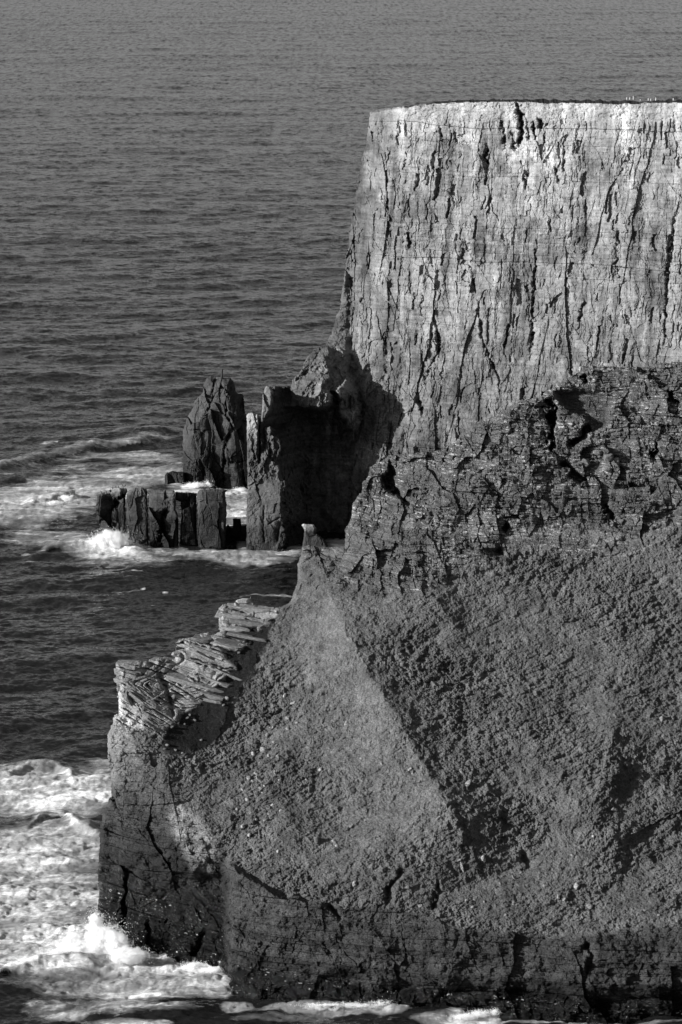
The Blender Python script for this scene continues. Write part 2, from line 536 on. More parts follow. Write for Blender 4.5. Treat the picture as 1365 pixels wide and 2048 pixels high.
    # far off the ripples run together into rows that lengthen with distance
    tc = n.nodes.new('ShaderNodeTexCoord'); sp = n.nodes.new('ShaderNodeSeparateXYZ'); n.links.new(tc.outputs['Object'], sp.inputs[0])
    cb = n.nodes.new('ShaderNodeCombineXYZ')
    n.links.new(mth(n, 'MULTIPLY', sp.outputs[0], 0.15), cb.inputs[0])
    n.links.new(mth(n, 'DIVIDE', 520000.0, sp.outputs[1]), cb.inputs[1])
    tx = n.nodes.new('ShaderNodeTexNoise'); tx.inputs['Scale'].default_value = 1.0; tx.inputs['Detail'].default_value = 2; tx.inputs['Roughness'].default_value = 0.6
    n.links.new(cb.outputs[0], tx.inputs['Vector'])
    fa_ = n.nodes.new('ShaderNodeAttribute'); fa_.attribute_name = 'far'
    cb2 = n.nodes.new('ShaderNodeCombineXYZ')
    n.links.new(mth(n, 'MULTIPLY', mth(n, 'MULTIPLY', mth(n, 'SUBTRACT', tx.outputs[0], 0.5), 0.65), fa_.outputs['Fac']), cb2.inputs[1])
    ad = n.nodes.new('ShaderNodeVectorMath'); ad.operation = 'ADD'; n.links.new(acc, ad.inputs[0]); n.links.new(cb2.outputs[0], ad.inputs[1]); acc = ad.outputs[0]
    nn = n.nodes.new('ShaderNodeVectorMath'); nn.operation = 'NORMALIZE'; n.links.new(acc, nn.inputs[0])
    n.links.new(nn.outputs[0], b.inputs['Normal'])
    bp2 = n.nodes.new('ShaderNodeBump'); bp2.inputs['Strength'].default_value = 0.9; bp2.inputs['Distance'].default_value = 0.6
    n.links.new(a1, bp2.inputs['Height'])
    n.links.new(bp2.outputs[0], white.inputs['Normal'])
    n.links.new(fo, mix.inputs[0]); n.links.new(b.outputs[0], mix.inputs[1]); n.links.new(white.outputs[0], mix.inputs[2])
    n.links.new(mix.outputs[0], out.inputs[0])
    o = quads_mesh('water', V, faces, m, {'foam': foam.reshape(-1), 'far': ss(1100, 2400, Yg).reshape(-1)}, smooth=True)
    tag(o, kind='structure')
build_sea()

# ------------------------------------------------------------------ rock structure shared by the cliffs
def bricks(a, b, wa, hb, seed=0, vary=0.6):
    """blocks cut by joints: bands across a, each band broken along b at its own places.
    returns the band fraction, break fraction, three randoms and the distance to the nearest joint (m)"""
    A = a/wa
    i = np.floor(A); fa = A-i
    ii = i.astype(np.int32)+4096
    z0 = np.zeros_like(ii)
    # uneven bands: move the joint of each cell
    e = 0.5+vary*(_h(ii, z0, seed)-0.5)
    lo = fa < e
    ii = ii*2+lo
    wl = np.where(lo, e, 1-e)
    fb = np.where(lo, fa/e, (fa-e)/(1-e))
    hk = 0.6+0.9*_h(ii, z0, seed+1)
    B = b/(hb*hk)+_h(ii, z0, seed+2)*7
    k = np.floor(B); fz = B-k
    kk = k.astype(np.int32)+4096
    r1 = _h(ii, kk, seed+3); r2 = _h(ii, kk, seed+4); r3 = _h(ii, kk, seed+5)
    da = np.minimum(fb, 1-fb)*wl*wa
    db = np.minimum(fz, 1-fz)*hb*hk
    return fb, fz, r1, r2, r3, da, db, wl*wa

def joints(u, z, sc1=6.0, sc2=2.4, seed=0, amp=1.0, ratio=4.0):
    """column joints and blocks: returns depth (m, + is back), two block randoms, two crack masks"""
    x0 = u*0
    wu = fbm(u/11, z/26, x0, 3, seed+1)*3.4+fbm(u/2.2, z/3.0, x0, 3, seed+7)*0.7
    wz = fbm(u/7, z/9, x0, 3, seed+2)*2.6
    gate = fbm(u/6, z/12, x0, 3, seed+3)
    D = 0; rs = []
    cr = []
    for q, (wa, am, tl) in enumerate(((sc1, 0.9, 0.30), (sc2, 0.42, 0.34), (sc2*0.42, 0.15, 0.3))):
        fb, fz, r1, r2, r3, da, db, wd = bricks(u+wu*(1, 0.8, 0.5)[q], z+wz*(1, 0.7, 0.5)[q], wa*1.6, wa*ratio*1.3, seed+20*q)
        D = D + am*(r1-0.5)*1.6 + tl*(r2-0.5)*1.3*(fb-0.5)*wd + 0.25*(r3-0.5)*(fz-0.5)*wa
        g = ss(0.02, 0.25, gate+0.5*(r3-0.5)*(1 if q else 1.3))
        cr.append(np.exp(-(np.minimum(da, db*1.5)/(0.32, 0.2, 0.12)[q])**2)*g)
        D = D + cr[-1]*(0.9, 0.45, 0.18)[q]
        rs.append(r2*0.5+r1*0.5)
    return D*amp, rs[0], rs[1], cr[0], cr[1]

def facets(a, b, wa, wb, seed=0, tilt=0.5, warp=0.25):
    """broken rock faces, each a plane with its own lean"""
    wu = fbm(a/wa*0.8, b/wb*0.8, a*0, 4, seed, 0.55)*warp
    wv = fbm(a/wa*0.8, b/wb*0.8, a*0+7, 4, seed+1, 0.55)*warp
    f1, g, r, dx, dy = voro(a/wa+wu, b/wb+wv, seed=seed+2)
    r2 = (r*7.13) % 1.0; r3 = (r*13.7) % 1.0
    return wa*(0.22*(r-0.5)+tilt*(r2-0.5)*dx*1.6+tilt*(r3-0.5)*dy*0.9), g, r

def cleft(px, py, pl, wd, dep, nx, ny, nm):
    """an irregular shadowed cleft"""
    dd, s_, al = seg_dist(px+nx, py+ny, pl)
    k = np.clip(0.75+1.5*nm, 0.05, 1.4)
    tp = np.clip(np.minimum(al, 1-al)*5+0.25, 0, 1)
    return dep*np.exp(-(dd/(wd*(0.4+0.7*k)))**2)*k*tp

def strata(z, u, th=1.1, seed=0):
    zz = z/th + 0.35*fbm(u/25, z/40, u*0, 2, seed) 
    i = np.floor(zz); f = zz-i
    r = _h(i.astype(np.int32)+5000, np.zeros_like(i, np.int32), seed+3)
    return r, f

# ------------------------------------------------------------------ far headland
FAR = [(740, 232), (742, 224), (760, 219), (790, 214), (810, 213), (840, 208), (868, 203), (905, 200), (950, 198), (1100, 198), (1200, 199),
       (1280, 202), (1365, 199), (1600, 200), (1600, 1110), (520, 1110), (521, 850), (527, 834), (540, 822), (547, 806), (547, 772), (580, 771), (584, 765), (592, 752), (602, 740),
       (608, 725), (618, 708), (630, 700), (640, 692), (652, 689), (655, 680), (666, 655), (677, 622), (684, 582), (690, 545), (694, 505), (699, 470), (703, 435), (711, 400), (716, 350), (726, 310), (736, 272)]
def far_fn(px, py, dist):
    _, _, _ = 0, 0, 0
    # plan: runs towards the viewer to the right; foot hidden in the bay
    base = np.interp(px, [500, 521, 600, 640, 700, 760, 830, 1500], [1118, 1121, 1146, 1149, 1146, 1132, 1122, 1070]).astype(F32)
    dx, dy, dz = ray(px, py)
    z = CAM_H + dz*base/dy
    z = np.clip(z, 0, 150)
    bat = np.interp(z, [0, 20, 45, 75, 130, 150], [0, 5, 14, 24, 36, 40]).astype(F32)
    lowleft = ss(760, 640, px)
    upb = np.interp(px, [500, 545, 600, 660, 700, 760, 1500], [1136, 1136, 1133, 1136, 1143, 1132, 1070])
    lowface = ss(812, 820, py+3*fbm(px/12, py/12, px*0, 3, 5))
    k0 = ss(720, 690, px)*ss(540, 548, px)
    base = base*(1-k0*(1-lowface))+np.minimum(upb, base)*k0*(1-lowface)
    Y = base + bat*(1-0.75*ss(800, 640, px)*ss(700, 800, py))
    Y = np.where(py < 1110, Y, Y)
    X, _, Z = world(px, py, Y)
    u = X*0.9 - (Y-1140)*0.3
    # left corner turns away to the sea
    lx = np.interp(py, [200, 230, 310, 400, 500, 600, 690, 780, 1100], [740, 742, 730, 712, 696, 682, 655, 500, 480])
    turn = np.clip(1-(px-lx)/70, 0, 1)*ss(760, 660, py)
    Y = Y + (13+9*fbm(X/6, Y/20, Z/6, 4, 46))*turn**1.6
    # upper buttress that throws the high shadow
    b1 = [(650, 689), (660, 700), (656, 730), (662, 752), (655, 775), (668, 800), (658, 822), (600, 822), (560, 812), (580, 770), (600, 735), (630, 696)]
    jx = 9*fbm(px/13, py/13, px*0, 4, 44, 0.6); jy = 9*fbm(px/13, py/13, px*0+3, 4, 45, 0.6)
    k = soft_in(px+jx, py+jy, b1, 5)
    Y = Y - 9*k*ss(585, 640, px)*(0.35+0.65*ss(715, 790, py))
    b2 = [(690, 757), (706, 765), (712, 790), (722, 815), (716, 850), (708, 880), (700, 850), (676, 825), (680, 800), (668, 780)]
    Y = Y - 13*soft_in(px+jx, py+jy, b2, 6)
    d, i1, i2, c1, c2 = joints(u, Z, 5.0, 2.1, 10, 0.9, 2.2)
    low = ss(640, 760, py)*ss(900, 700, px)
    lumps = fbm(X/7, Y/9, Z/8, 4, 40, 0.55, 'b')
    soil = 1-ss(236, 252, py+6*fbm(px/30, py*0, px*0, 2, 77)-0.02*(px-740)*0)
    big = fbm(X/22, Y/22, Z/50, 3, 50)
    # oblique broken facets
    e1 = voro((u*0.8+Z*0.32)/5.5, (Z*0.8-u*0.5)/9.0, seed=60)
    f3 = voro(u/2.4+Z*0.1, Z/4.2+u*0.15, seed=66)
    r, f = strata(Z, u, 1.3, 70)
    r2, ff2 = strata(Z, u, 5.2, 71)
    crack3 = np.exp(-(f3[1]/0.07)**2)
    fa1, fg1, fr1 = facets(u, Z, 11, 22, 61, 0.45); fa2, fg2, fr2 = facets(u, Z, 4.5, 8, 64, 0.6)
    oblq, og, orr = facets(u+0.7*Z, Z-0.5*u, 7, 12, 67, 0.6)
    lf = ss(900, 740, px)
    ws1 = fbm(u/5, Z/9, u*0, 4, 62)*3.0+fbm(u/1.3, Z/1.6, u*0, 3, 68)*0.9; ws2 = fbm(u/6, Z/6, u*0+4, 4, 63)*3.0+fbm(u/1.2, Z/1.4, u*0, 3, 69)*1.0
    ba = bricks(u+ws1, Z+ws2, 5.0, 8.0, 300); bb = bricks(u+ws1*0.7, Z+ws2*0.7, 2.2, 3.2, 310); bc = bricks(u+ws1*0.4, Z+ws2*0.4, 1.0, 1.5, 320)
    busy = ss(-0.2, 0.25, fbm(u/8, Z/10, u*0, 4, 330))
    rib = fbm(u/2.4, Z/26, u*0, 3, 340, 0.6)
    rib2 = fbm(u/7.0, Z/40, u*0, 2, 343)
    blk = (ba[2]-0.5)*0.9*ss(0.35, 0.8, ba[3])+(bb[2]-0.5)*0.6+(bc[2]-0.5)*0.30*busy+(ba[3]-0.5)*0.25*(ba[0]-0.5)*ba[7]+(bb[3]-0.5)*0.5*(bb[0]-0.5)*bb[7]
    ck = np.exp(-(np.minimum(bb[5], bb[6]*1.6)/0.16)**2)*ss(0.1, 0.35, fbm(u/3, Z/6, u*0, 3, 350)+0.4*(bb[4]-0.5))
    i1, i2, c1, c2 = ba[3], bb[3], ck, ck
    # niches where blocks have dropped out, and blocks left proud
    nc = bricks(u+ws1*0.8, Z+ws2*1.0, 2.0, 4.0, 360); nd = bricks(u+ws1*0.8, Z+ws2, 3.6, 7.0, 370)
    ct = ss(-0.25, 0.3, fbm(u/9, Z/12, u*0, 3, 365))
    blk2 = 1.3*(nc[3] > 0.965-0.08*ct)*ss(0, 0.4, nc[5])-0.5*(nc[3] < 0.07)*(1-0.6*nc[1])+1.6*(nd[3] > 0.965)*ss(0, 0.5, nd[5])-0.7*(nd[3] < 0.08)*(1-0.5*nd[1])
    r, f = strata(Z, u, 1.3, 70)
    r2, ff2 = strata(Z, u, 5.2, 71)
    D = (blk*0.42+blk2*0.75+0.28*ck+0.18*rib+0.9*rib2+0.04*d)*(1-0.75*soil)*(1-0.4*low) + (fa1*0.28+fa2*(0.20+0.3*lf))*(1-0.85*soil) + oblq*(0.08+0.16*lf)*(1-0.8*soil) + 2.2*big + lumps*(0.5+3.8*low)*(1-0.5*soil)
    D = D + (r-0.5)*0.34*(1-soil) + (r2-0.5)*0.9 + soil*0.9*fbm(X/2.5, Y/2.5, Z/1.4, 4, 84, 0.6)
    rgh = ss(-0.2, 0.3, fbm(X/12, Y/12, Z/10, 3, 81))
    D = D + (0.15+0.5*rgh)*fbm(X/2.0, Y/2.0, Z/2.4, 4, 80, 0.6)
    nmod = fbm(px/14, py/14, px*0, 3, 91); nxx = fbm(px/16, py/12, px*0, 4, 90, 0.6)*9
    dk = ss(590, 640, px)*0 + 1
    # named dark clefts
    for pl, wd, dep in (([(1034, 203), (1040, 225), (1046, 262), (1036, 300)], 5.5, 7), ([(1024, 265), (1030, 300)], 4, 3), ([(1055, 240), (1058, 280)], 2.5, 3), ([(1068, 240), (1070, 285)], 2.5, 3), ([(745, 262), (748, 285)], 3, 3), ([(1055, 345), (1052, 378)], 4, 4), ([(1112, 335), (1118, 365)], 3, 3), ([(880, 255), (884, 275)], 3, 2.5), ([(1170, 600), (1158, 660)], 3, 2.5), ([(1350, 430), (1335, 560), (1330, 690)], 3, 2.5), ([(870, 640), (880, 700), (850, 760)], 3, 2), ([(1079, 238), (1084, 258)], 4, 4), ([(1008, 240), (1010, 300)], 3, 3.5),
                        ([(1075, 480), (1070, 560), (1066, 640), (1062, 720)], 3, 2.5), ([(955, 600), (965, 680), (1000, 760), (1002, 790)], 3, 2.2), ([(1240, 460), (1230, 560)], 3, 2.0),
                        ([(838, 790), (846, 830)], 4, 4), ([(728, 590), (726, 650)], 4, 3), ([(818, 455), (822, 500)], 4, 3), ([(975, 290), (972, 330)], 3, 3.5), ([(1130, 300), (1128, 345)], 3, 2)):
        D = D + cleft(px, py, pl, wd, dep, nxx, nxx*0.3, nmod)
    D = D*(1-0.6*ss(600, 520, px))
    Y = Y + D
    # grassy plateau behind the brink
    tl = np.interp(px, [740, 760, 790, 840, 868, 905, 950, 1035, 1100, 1280, 1290, 1500], [228, 223, 217, 212, 208, 205.5, 204, 203.5, 206, 208, 206, 206])+3.4*fbm(px/14, px*0, px*0, 3, 33)
    gr = ss(1.0, -1.0, py-tl)*ss(835, 870, px) + ss(1.0, -1.0, py-tl-1)*ss(805, 812, px)*ss(835, 828, px)
    gr = np.clip(gr, 0, 1)
    Y = Y + np.clip(tl-py, 0, 10)*5.0
    # tone of the rock, darker where the left corner turns
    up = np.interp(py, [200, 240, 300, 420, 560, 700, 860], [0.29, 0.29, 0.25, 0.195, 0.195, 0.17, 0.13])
    pal = fbm(u/9, Z/26, u*0, 4, 101)
    st = fbm(u/2.2, Z/30, u*0, 3, 102)
    tone = up*0.92*(1+0.65*pal+0.6*st+0.45*fbm(u/5, Z/0.7, u*0, 3, 105)*ss(255, 300, py)+0.22*(i1-0.5)+0.2*(i2-0.5)+0.15*(r2-0.5)+0.12*(r-0.5))
    stain = ss(0.04, 0.30, fbm(u/9, Z/11, u*0, 5, 103, 0.6))*ss(245, 290, py)
    tone = tone*(1-0.42*stain)*(1+0.25*ss(0.1, 0.35, fbm(u/6, Z/16, u*0, 4, 104)))
    white = np.clip(soft_in(px+14*pal, py, [(1020, 290), (1150, 300), (1125, 400), (1060, 410), (1030, 360)], 14), 0, 1)
    tone = tone*(1+0.35*white)
    tone = tone*(1-0.25*c1*(1-soil)-0.12*c2)
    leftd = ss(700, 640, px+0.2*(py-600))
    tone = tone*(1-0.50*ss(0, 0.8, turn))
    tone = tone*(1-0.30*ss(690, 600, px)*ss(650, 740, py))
    tone = np.where(gr > 0.5, 0.03, tone)
    grass_foot = ss(855, 880, py+4*pal)*ss(745, 780, px)
    tone = tone*(1-0.15*grass_foot)
    wet = ss(10, 0, Z)
    tone = tone*(1-0.55*wet)
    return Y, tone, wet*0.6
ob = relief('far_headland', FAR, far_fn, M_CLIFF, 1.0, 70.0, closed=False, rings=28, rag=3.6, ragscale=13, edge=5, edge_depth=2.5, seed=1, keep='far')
tag(ob, 'tall pale far headland cliff with vertical joints', kind='structure')

# ------------------------------------------------------------------ stacks and pillars standing in the sea
def rock_fn(Y0, slope=0.0, tone=0.10, seed=0, bat=0.10, wetz=9.0, pale_top=None, planes=True, rough=1.0, creases=(), sc1=5.0):
    def fn(px, py, dist):
        cx = px.mean()
        X0 = (px-cx)*Y0/FPX
        Y = Y0 + slope*X0
        dx, dy, dz = ray(px, py)
        z = CAM_H+dz*Y/dy
        Y = Y + bat*np.clip(z, 0, 60)
        X, _, Z = world(px, py, Y)
        fa1, fg1, i1 = facets(X+0.25*Z, Z-0.3*X, sc1*1.5, sc1*2.0, seed, 0.85)
        fa2, fg2, i2 = facets(X, Z, sc1*0.7, sc1*1.3, seed+4, 0.6)
        fa3, fg3, i3 = facets(X-0.3*Z, Z, sc1*0.28, sc1*0.34, seed+8, 0.55)
        gt = ss(-0.05, 0.3, fbm(X/6, Z/8, X*0, 3, seed+14))
        D = (fa1*0.75+fa2*0.45+fa3*0.3*gt)*rough + 0.7*np.exp(-(fg2/0.05)**2)*gt + 0.3*np.exp(-(fg3/0.08)**2)*gt*rough
        D = D + 1.0*fbm(X/7, Y/7, Z/8, 3, seed+20, 0.45)*rough + 0.10*fbm(X/1.2, Y/1.2, Z/1.2, 3, seed+30, 0.6)
        r, f = strata(Z, X, 1.5, seed+9)
        D = D+(r-0.5)*0.25
        for pl, wd, dep in creases:
            D = D + cleft(px, py, pl, wd, dep, 5*fbm(px/12, py/12, px*0, 3, seed+90), 0, fbm(px/9, py/9, px*0, 2, seed+91))
        Y = Y + D
        tn = 0.43*tone*(1+0.3*fbm(X/4, Y/4, Z/5, 4, seed+40)+0.25*(i1-0.5)+0.15*(r-0.5))
        wl = ss(wetz+2, wetz-2, Z+2*fbm(X/4, X*0, X*0, 2, seed+3))
        tn = tn*(1-0.7*wl)
        if pale_top is not None:
            tn = tn+pale_top[1]*np.clip(1-(py-pale_top[0]-6*fbm(px/9, py/9, px*0, 3, seed+55))/pale_top[2], 0, 1)**0.8*(0.7+0.6*fbm(X, Y, Z, 3, seed+44))
        return Y, tn, wl*0.5
    return fn

STACK = [(367, 1000), (366, 925), (366, 859), (370, 849), (376, 832), (386, 816), (390, 800), (403, 789), (408, 772), (414, 755), (422, 751), (431, 752),
         (434, 759), (440, 755), (461, 755), (468, 762), (474, 785), (486, 788), (490, 804), (489, 815), (494, 834), (493, 859), (496, 904), (499, 1000)]
ob = relief('sea_stack', STACK, rock_fn(1238, -0.25, 0.125, 200, 0.16, 12, rough=1.5,
            creases=(([(447, 975), (449, 900), (460, 860)], 2.5, 2.5), ([(432, 760), (425, 800), (415, 830)], 2.5, 2.0), ([(455, 780), (452, 830), (470, 860)], 2, 2.0), ([(461, 926), (494, 922)], 1.5, 1.5), ([(370, 859), (430, 861)], 1.2, 0.8))),
            M_STACK, 0.9, 22, rag=2.0, ragscale=11, edge=26, edge_depth=8, seed=3)
tag(ob, 'tall dark tapering sea stack with a thin spike on its summit', 'sea stack')
spike = relief('summit_spike', [(441, 758), (443, 742), (444.5, 736), (446, 745), (447, 758)], rock_fn(1246, 0, 0.11, 260, 0, -5), M_STACK, 0.6, 1.2, rag=0.3, edge=2, edge_depth=0.4, seed=5)
spike.parent = ob
ob = relief('flat_rock', [(330, 985), (330, 950), (334, 945), (344, 942), (370, 944), (372, 985)], rock_fn(1240, 0, 0.09, 300, 0.1, 12), M_STACK, 0.8, 8, rag=1.0, edge=5, edge_depth=3, seed=6)
tag(ob, 'low flat-topped dark rock in the foam at the left foot of the tall stack', 'rock')

PIL = [
 ('pale topped leftmost rock pillar with a ragged left side and birds on it', [(196, 1110), (196, 1071), (199, 1049), (190, 1040), (194, 1030), (189, 1021), (195, 999), (194, 990), (212, 981), (242, 976), (255, 975), (256, 982), (252, 992), (252, 1110)], 1133, 0.085, (976, 0.22, 18), 1.6),
 ('second rock pillar from the left, narrow with a pale flat top', [(254, 1110), (253, 1000), (256, 981), (265, 975), (293, 975), (296, 984), (295, 994), (296.5, 1016), (298, 1110)], 1128, 0.11, (975, 0.12, 16), 0.8),
 ('third rock pillar from the left, broad with a dark hollow in its front', [(301, 1112), (299.5, 1054), (297.5, 1010), (297, 983), (319, 979), (349, 980), (352, 991), (353, 1019), (357, 1029), (358, 1051), (358, 1112)], 1126, 0.12, (979, 0.04, 18), 0.9),
 ('narrow rock pillar with a lintel bridging the gap to its left neighbour', [(359.5, 1112), (361, 1054), (364, 1024), (361.5, 1001), (352, 998), (351, 983), (372, 984), (394, 986), (393, 1060), (400, 1112)], 1127, 0.075, None, 0.8),
 ('rightmost and widest square rock pillar of the row', [(397, 1112), (395, 1040), (394, 988), (399, 979), (429, 977), (457, 979), (451, 984), (452, 1004), (454, 1007), (453, 1049), (451, 1112)], 1123, 0.125, (977, 0.02, 10), 0.6),
]
for i, (lab, poly, Y0, tn, pt, rg) in enumerate(PIL):
    cr = ()
    if i == 2: cr = (([(338, 1010), (326, 1035), (322, 1070), (322, 1090)], 5, 3.5),)
    if i == 0: cr = (([(248, 985), (235, 1005), (222, 1022)], 4, 3.0),)
    ob = relief('rock_pillar', poly, rock_fn(Y0, -0.15 if i != 3 else 0.35, tn, 310+i*17, 0.04, 9.5, pt, rough=rg, creases=cr), M_STACK, 0.7, 7.5, rag=1.5, ragscale=8, edge=7, edge_depth=2.2, seed=20+i)
    tag(ob, lab, 'rock pillar', 'row of rock pillars in the sea')
LOW = [('small square dark rock block between the pillar row and the split column', [(466, 1075), (466, 1038), (469, 1036), (482, 1037), (483, 1075)], 1131, 0.05),
       ('low jagged dark rocks at water level right of the widest pillar', [(450, 1110), (450, 1060), (456, 1047), (462, 1054), (474, 1052), (496, 1050), (498, 1110)], 1133, 0.05),
       ('small wet boulder awash at the foot of the split column', [(498, 1100), (499, 1079), (512, 1077), (514, 1081), (514, 1100)], 1121, 0.10)]
for i, (lab, poly, Y0, tn) in enumerate(LOW):
    ob = relief('low_rock', poly, rock_fn(Y0, 0, tn, 420+i*13, 0.05, 14), M_STACK, 0.7, 5, rag=1.0, edge=3, edge_depth=1.2, seed=40+i)
    tag(ob, lab, 'rock')

COL = [(493, 1112), (493, 1020), (495, 990), (495, 940), (494, 829), (497, 826), (505, 825), (517, 829), (518.5, 850), (521, 850), (522, 835), (525, 812), (526, 790), (529, 778), (533, 771), (541, 772),
       (544, 780), (545, 800), (541, 822), (530, 838), (526, 852), (533, 855), (541, 852), (545, 862), (543, 870), (552, 872), (560, 880), (563, 897), (560, 912), (558, 928), (567, 960), (590, 966), (602, 982), (605, 1000), (606, 1112)]
def col_fn(px, py, dist):
    pxn = px+12*fbm(px/14, py/14, px*0, 4, 505, 0.6)
    Yb = np.interp(pxn, [490, 520, 560, 568, 576, 606], [1122, 1119, 1118, 1119, 1126, 1136]).astype(F32)
    rub = ss(850, 880, py)*ss(975, 945, py)
    Y = Yb + 4.0*ss(990, 940, py)
    X, _, Z = world(px, py, Y)
    d, i1, i2, c1, c2 = joints(X, Z, 4.5, 2.4, 500, 0.5, 2.2)
    fa1, fg1, q1 = facets(X+0.2*Z, Z, 7, 12, 501, 0.6)
    fa2, fg2, q2 = facets(X, Z, 2.2, 3.0, 504, 0.8)
    D = fa1*0.6+fa2*(0.15+0.9*rub) + fbm(X/3, Y/3, Z/3.5, 4, 510, 0.55, 'b')*(0.2+1.8*rub) + 0.12*fbm(X, Y, Z, 3, 520)
    for pl, wd, dep in (([(519.5, 850), (520, 925)], 1.5, 5), ([(527, 852), (530, 880), (526, 900)], 5, 4), ([(529, 1012), (527, 1060), (530, 1083)], 1.0, 0.9), ([(538, 1048), (558, 1036), (572, 1034)], 1.2, 1.0), ([(560, 1045), (556, 1080)], 6, 1.8)):
        dd, s, _ = seg_dist(px+2*fbm(px/10, py/10, px*0, 3, 530), py, pl)
        D = D + dep*np.exp(-dd/wd)
    Y = Y + D
    tn = 0.075*(1+0.35*fbm(X/3, Y/3, Z/4, 4, 540)+0.2*(i1-0.5))
    tn = tn + 0.17*ss(905, 830, py+5*fbm(px/8, py/8, px*0, 3, 541))*ss(524, 516, px)
    tn = tn + 0.07*ss(855, 790, py)*ss(520, 524, px)
    wl = ss(9, 5, Z)
    return Y, tn*(1-0.7*wl), wl*0.5
ob = relief('split_column', COL, col_fn, M_STACK, 0.7, 14, closed=False, rag=1.1, ragscale=9, edge=4, edge_depth=2.0, seed=50)
tag(ob, 'slender cleft rock column with a pale top at the left end of the dark cove wall', 'rock column')
ANV = [(602, 1106), (608, 1075), (609, 1060), (603, 1050), (607, 1047), (628, 1049), (632, 1056), (631, 1066), (646, 1076), (655, 1085), (662, 1106)]
ob = relief('anvil_rock', ANV, rock_fn(1085, -0.2, 0.09, 600, 0.02, -5, (1050, 0.42, 14), rough=0.5), M_STACK, 0.6, 5, rag=0.8, edge=4, edge_depth=1.8, seed=60)
tag(ob, 'anvil shaped rock with a bleached overhanging top in front of the dark cove', 'rock')

# ------------------------------------------------------------------ near headland
NEAR = [(186, 1980), (196, 1905), (194, 1850), (198, 1780), (196, 1730), (200, 1700), (201, 1650), (206, 1620), (214, 1612), (217, 1596), (225, 1590), (221, 1545), (228, 1530), (216, 1500), (215, 1470), (224, 1448),
        (229, 1430), (240, 1425), (236, 1400), (240, 1372), (231, 1356), (240, 1348), (232, 1340), (231, 1325), (262, 1322), (296, 1322), (304, 1328), (312, 1316), (350, 1318), (352, 1300), (372, 1296), (366, 1284), (350, 1289), (352, 1286), (366, 1276), (398, 1274), (398, 1266), (418, 1265), (420, 1270), (444, 1262), (443, 1246), (438, 1232),
        (438, 1216), (444, 1208), (466, 1208), (470, 1205), (506, 1205), (520, 1212), (560, 1214), (578, 1206), (584, 1196), (594, 1166), (597, 1142), (594, 1128), (601, 1112), (604, 1094), (620, 1089), (660, 1094), (690, 1092), (692, 1070), (688, 1058), (697, 1046), (704, 1032), (703, 1010),
        (711, 998), (722, 985), (726, 965), (736, 952), (740, 934), (752, 926), (770, 920), (774, 912), (824, 903), (828, 884), (832, 905), (884, 900), (905, 884), (930, 868), (940, 850), (1000, 826), (1040, 802), (1086, 792), (1092, 782), (1112, 772), (1134, 755), (1150, 748), (1160, 742), (1162, 732), (1200, 731), (1240, 733),
        (1290, 734), (1320, 726), (1365, 722), (1600, 710), (1600, 2100), (440, 2100), (190, 2100)]
CT = [(195, 1900, 676), (300, 1925, 664), (400, 1940, 657), (450, 1950, 653), (470, 2010, 648), (700, 2030, 641), (1000, 2045, 637), (1365, 2060, 634), (1500, 2060, 632), (300, 2100, 655), (800, 2100, 637),
      (205, 1700, 678), (235, 1590, 680), (225, 1470, 690), (240, 1340, 697), (330, 1740, 666), (400, 1640, 672), (440, 1700, 666),
      (480, 1760, 659), (600, 1800, 653), (800, 1825, 648), (1000, 1860, 644), (1200, 1870, 641), (1365, 1860, 640), (1500, 1850, 640), (600, 1900, 649), (1000, 1950, 640), (1365, 1950, 637),
      (500, 1560, 684), (450, 1400, 700), (560, 1480, 694), (600, 1350, 707), (620, 1200, 722), (600, 1700, 664), (700, 1700, 664), (700, 1520, 687), (700, 1350, 704), (800, 1600, 677), (800, 1400, 697), (800, 1200, 713),
      (1000, 1700, 663), (1000, 1500, 683), (1000, 1300, 701), (1000, 1150, 713), (1200, 1700, 661), (1200, 1500, 680), (1200, 1300, 698), (1200, 1100, 714), (1365, 1700, 659), (1365, 1500, 678), (1365, 1300, 696), (1365, 1080, 712),
      (1500, 1500, 676), (1500, 1080, 711), (640, 1090, 730), (700, 1020, 733), (750, 940, 738), (850, 1050, 723), (850, 910, 733), (1000, 1000, 721), (1000, 850, 731), (1100, 800, 733), (1200, 950, 723), (1200, 750, 733), (1365, 900, 722), (1365, 740, 730),
      (1500, 740, 728), (340, 1400, 697), (400, 1300, 707), (480, 1230, 718), (560, 1230, 720), (420, 1480, 693), (300, 1450, 690), (300, 1560, 682)]
def rim_y(px):
    return np.interp(px, [180, 320, 360, 400, 440, 480, 560, 640, 700, 800, 850, 920, 1000, 1060, 1150, 1300, 1500], [1300, 1500, 1580, 1640, 1700, 1740, 1790, 1800, 1812, 1815, 1830, 1850, 1862, 1868, 1870, 1850, 1850])
BAND = [(585, 1075), (640, 1150), (700, 1180), (760, 1192), (850, 1185), (940, 1150), (1020, 1100), (1090, 1100), (1150, 1125), (1230, 1110), (1290, 1075), (1365, 1040), (1520, 1000), (1520, 600), (700, 700), (560, 1000)]
SCREE = [(318, 1500), (345, 1445), (390, 1410), (440, 1370), (470, 1330), (500, 1280), (540, 1240), (560, 1215), (545, 1250), (530, 1290), (505, 1345), (470, 1400), (450, 1440), (435, 1480), (400, 1500), (350, 1512)]
SLABS = [(228, 1315), (300, 1310), (360, 1265), (440, 1200), (520, 1200), (560, 1215), (530, 1270), (490, 1340), (440, 1372), (400, 1400), (350, 1440), (320, 1470), (240, 1450), (228, 1400)]

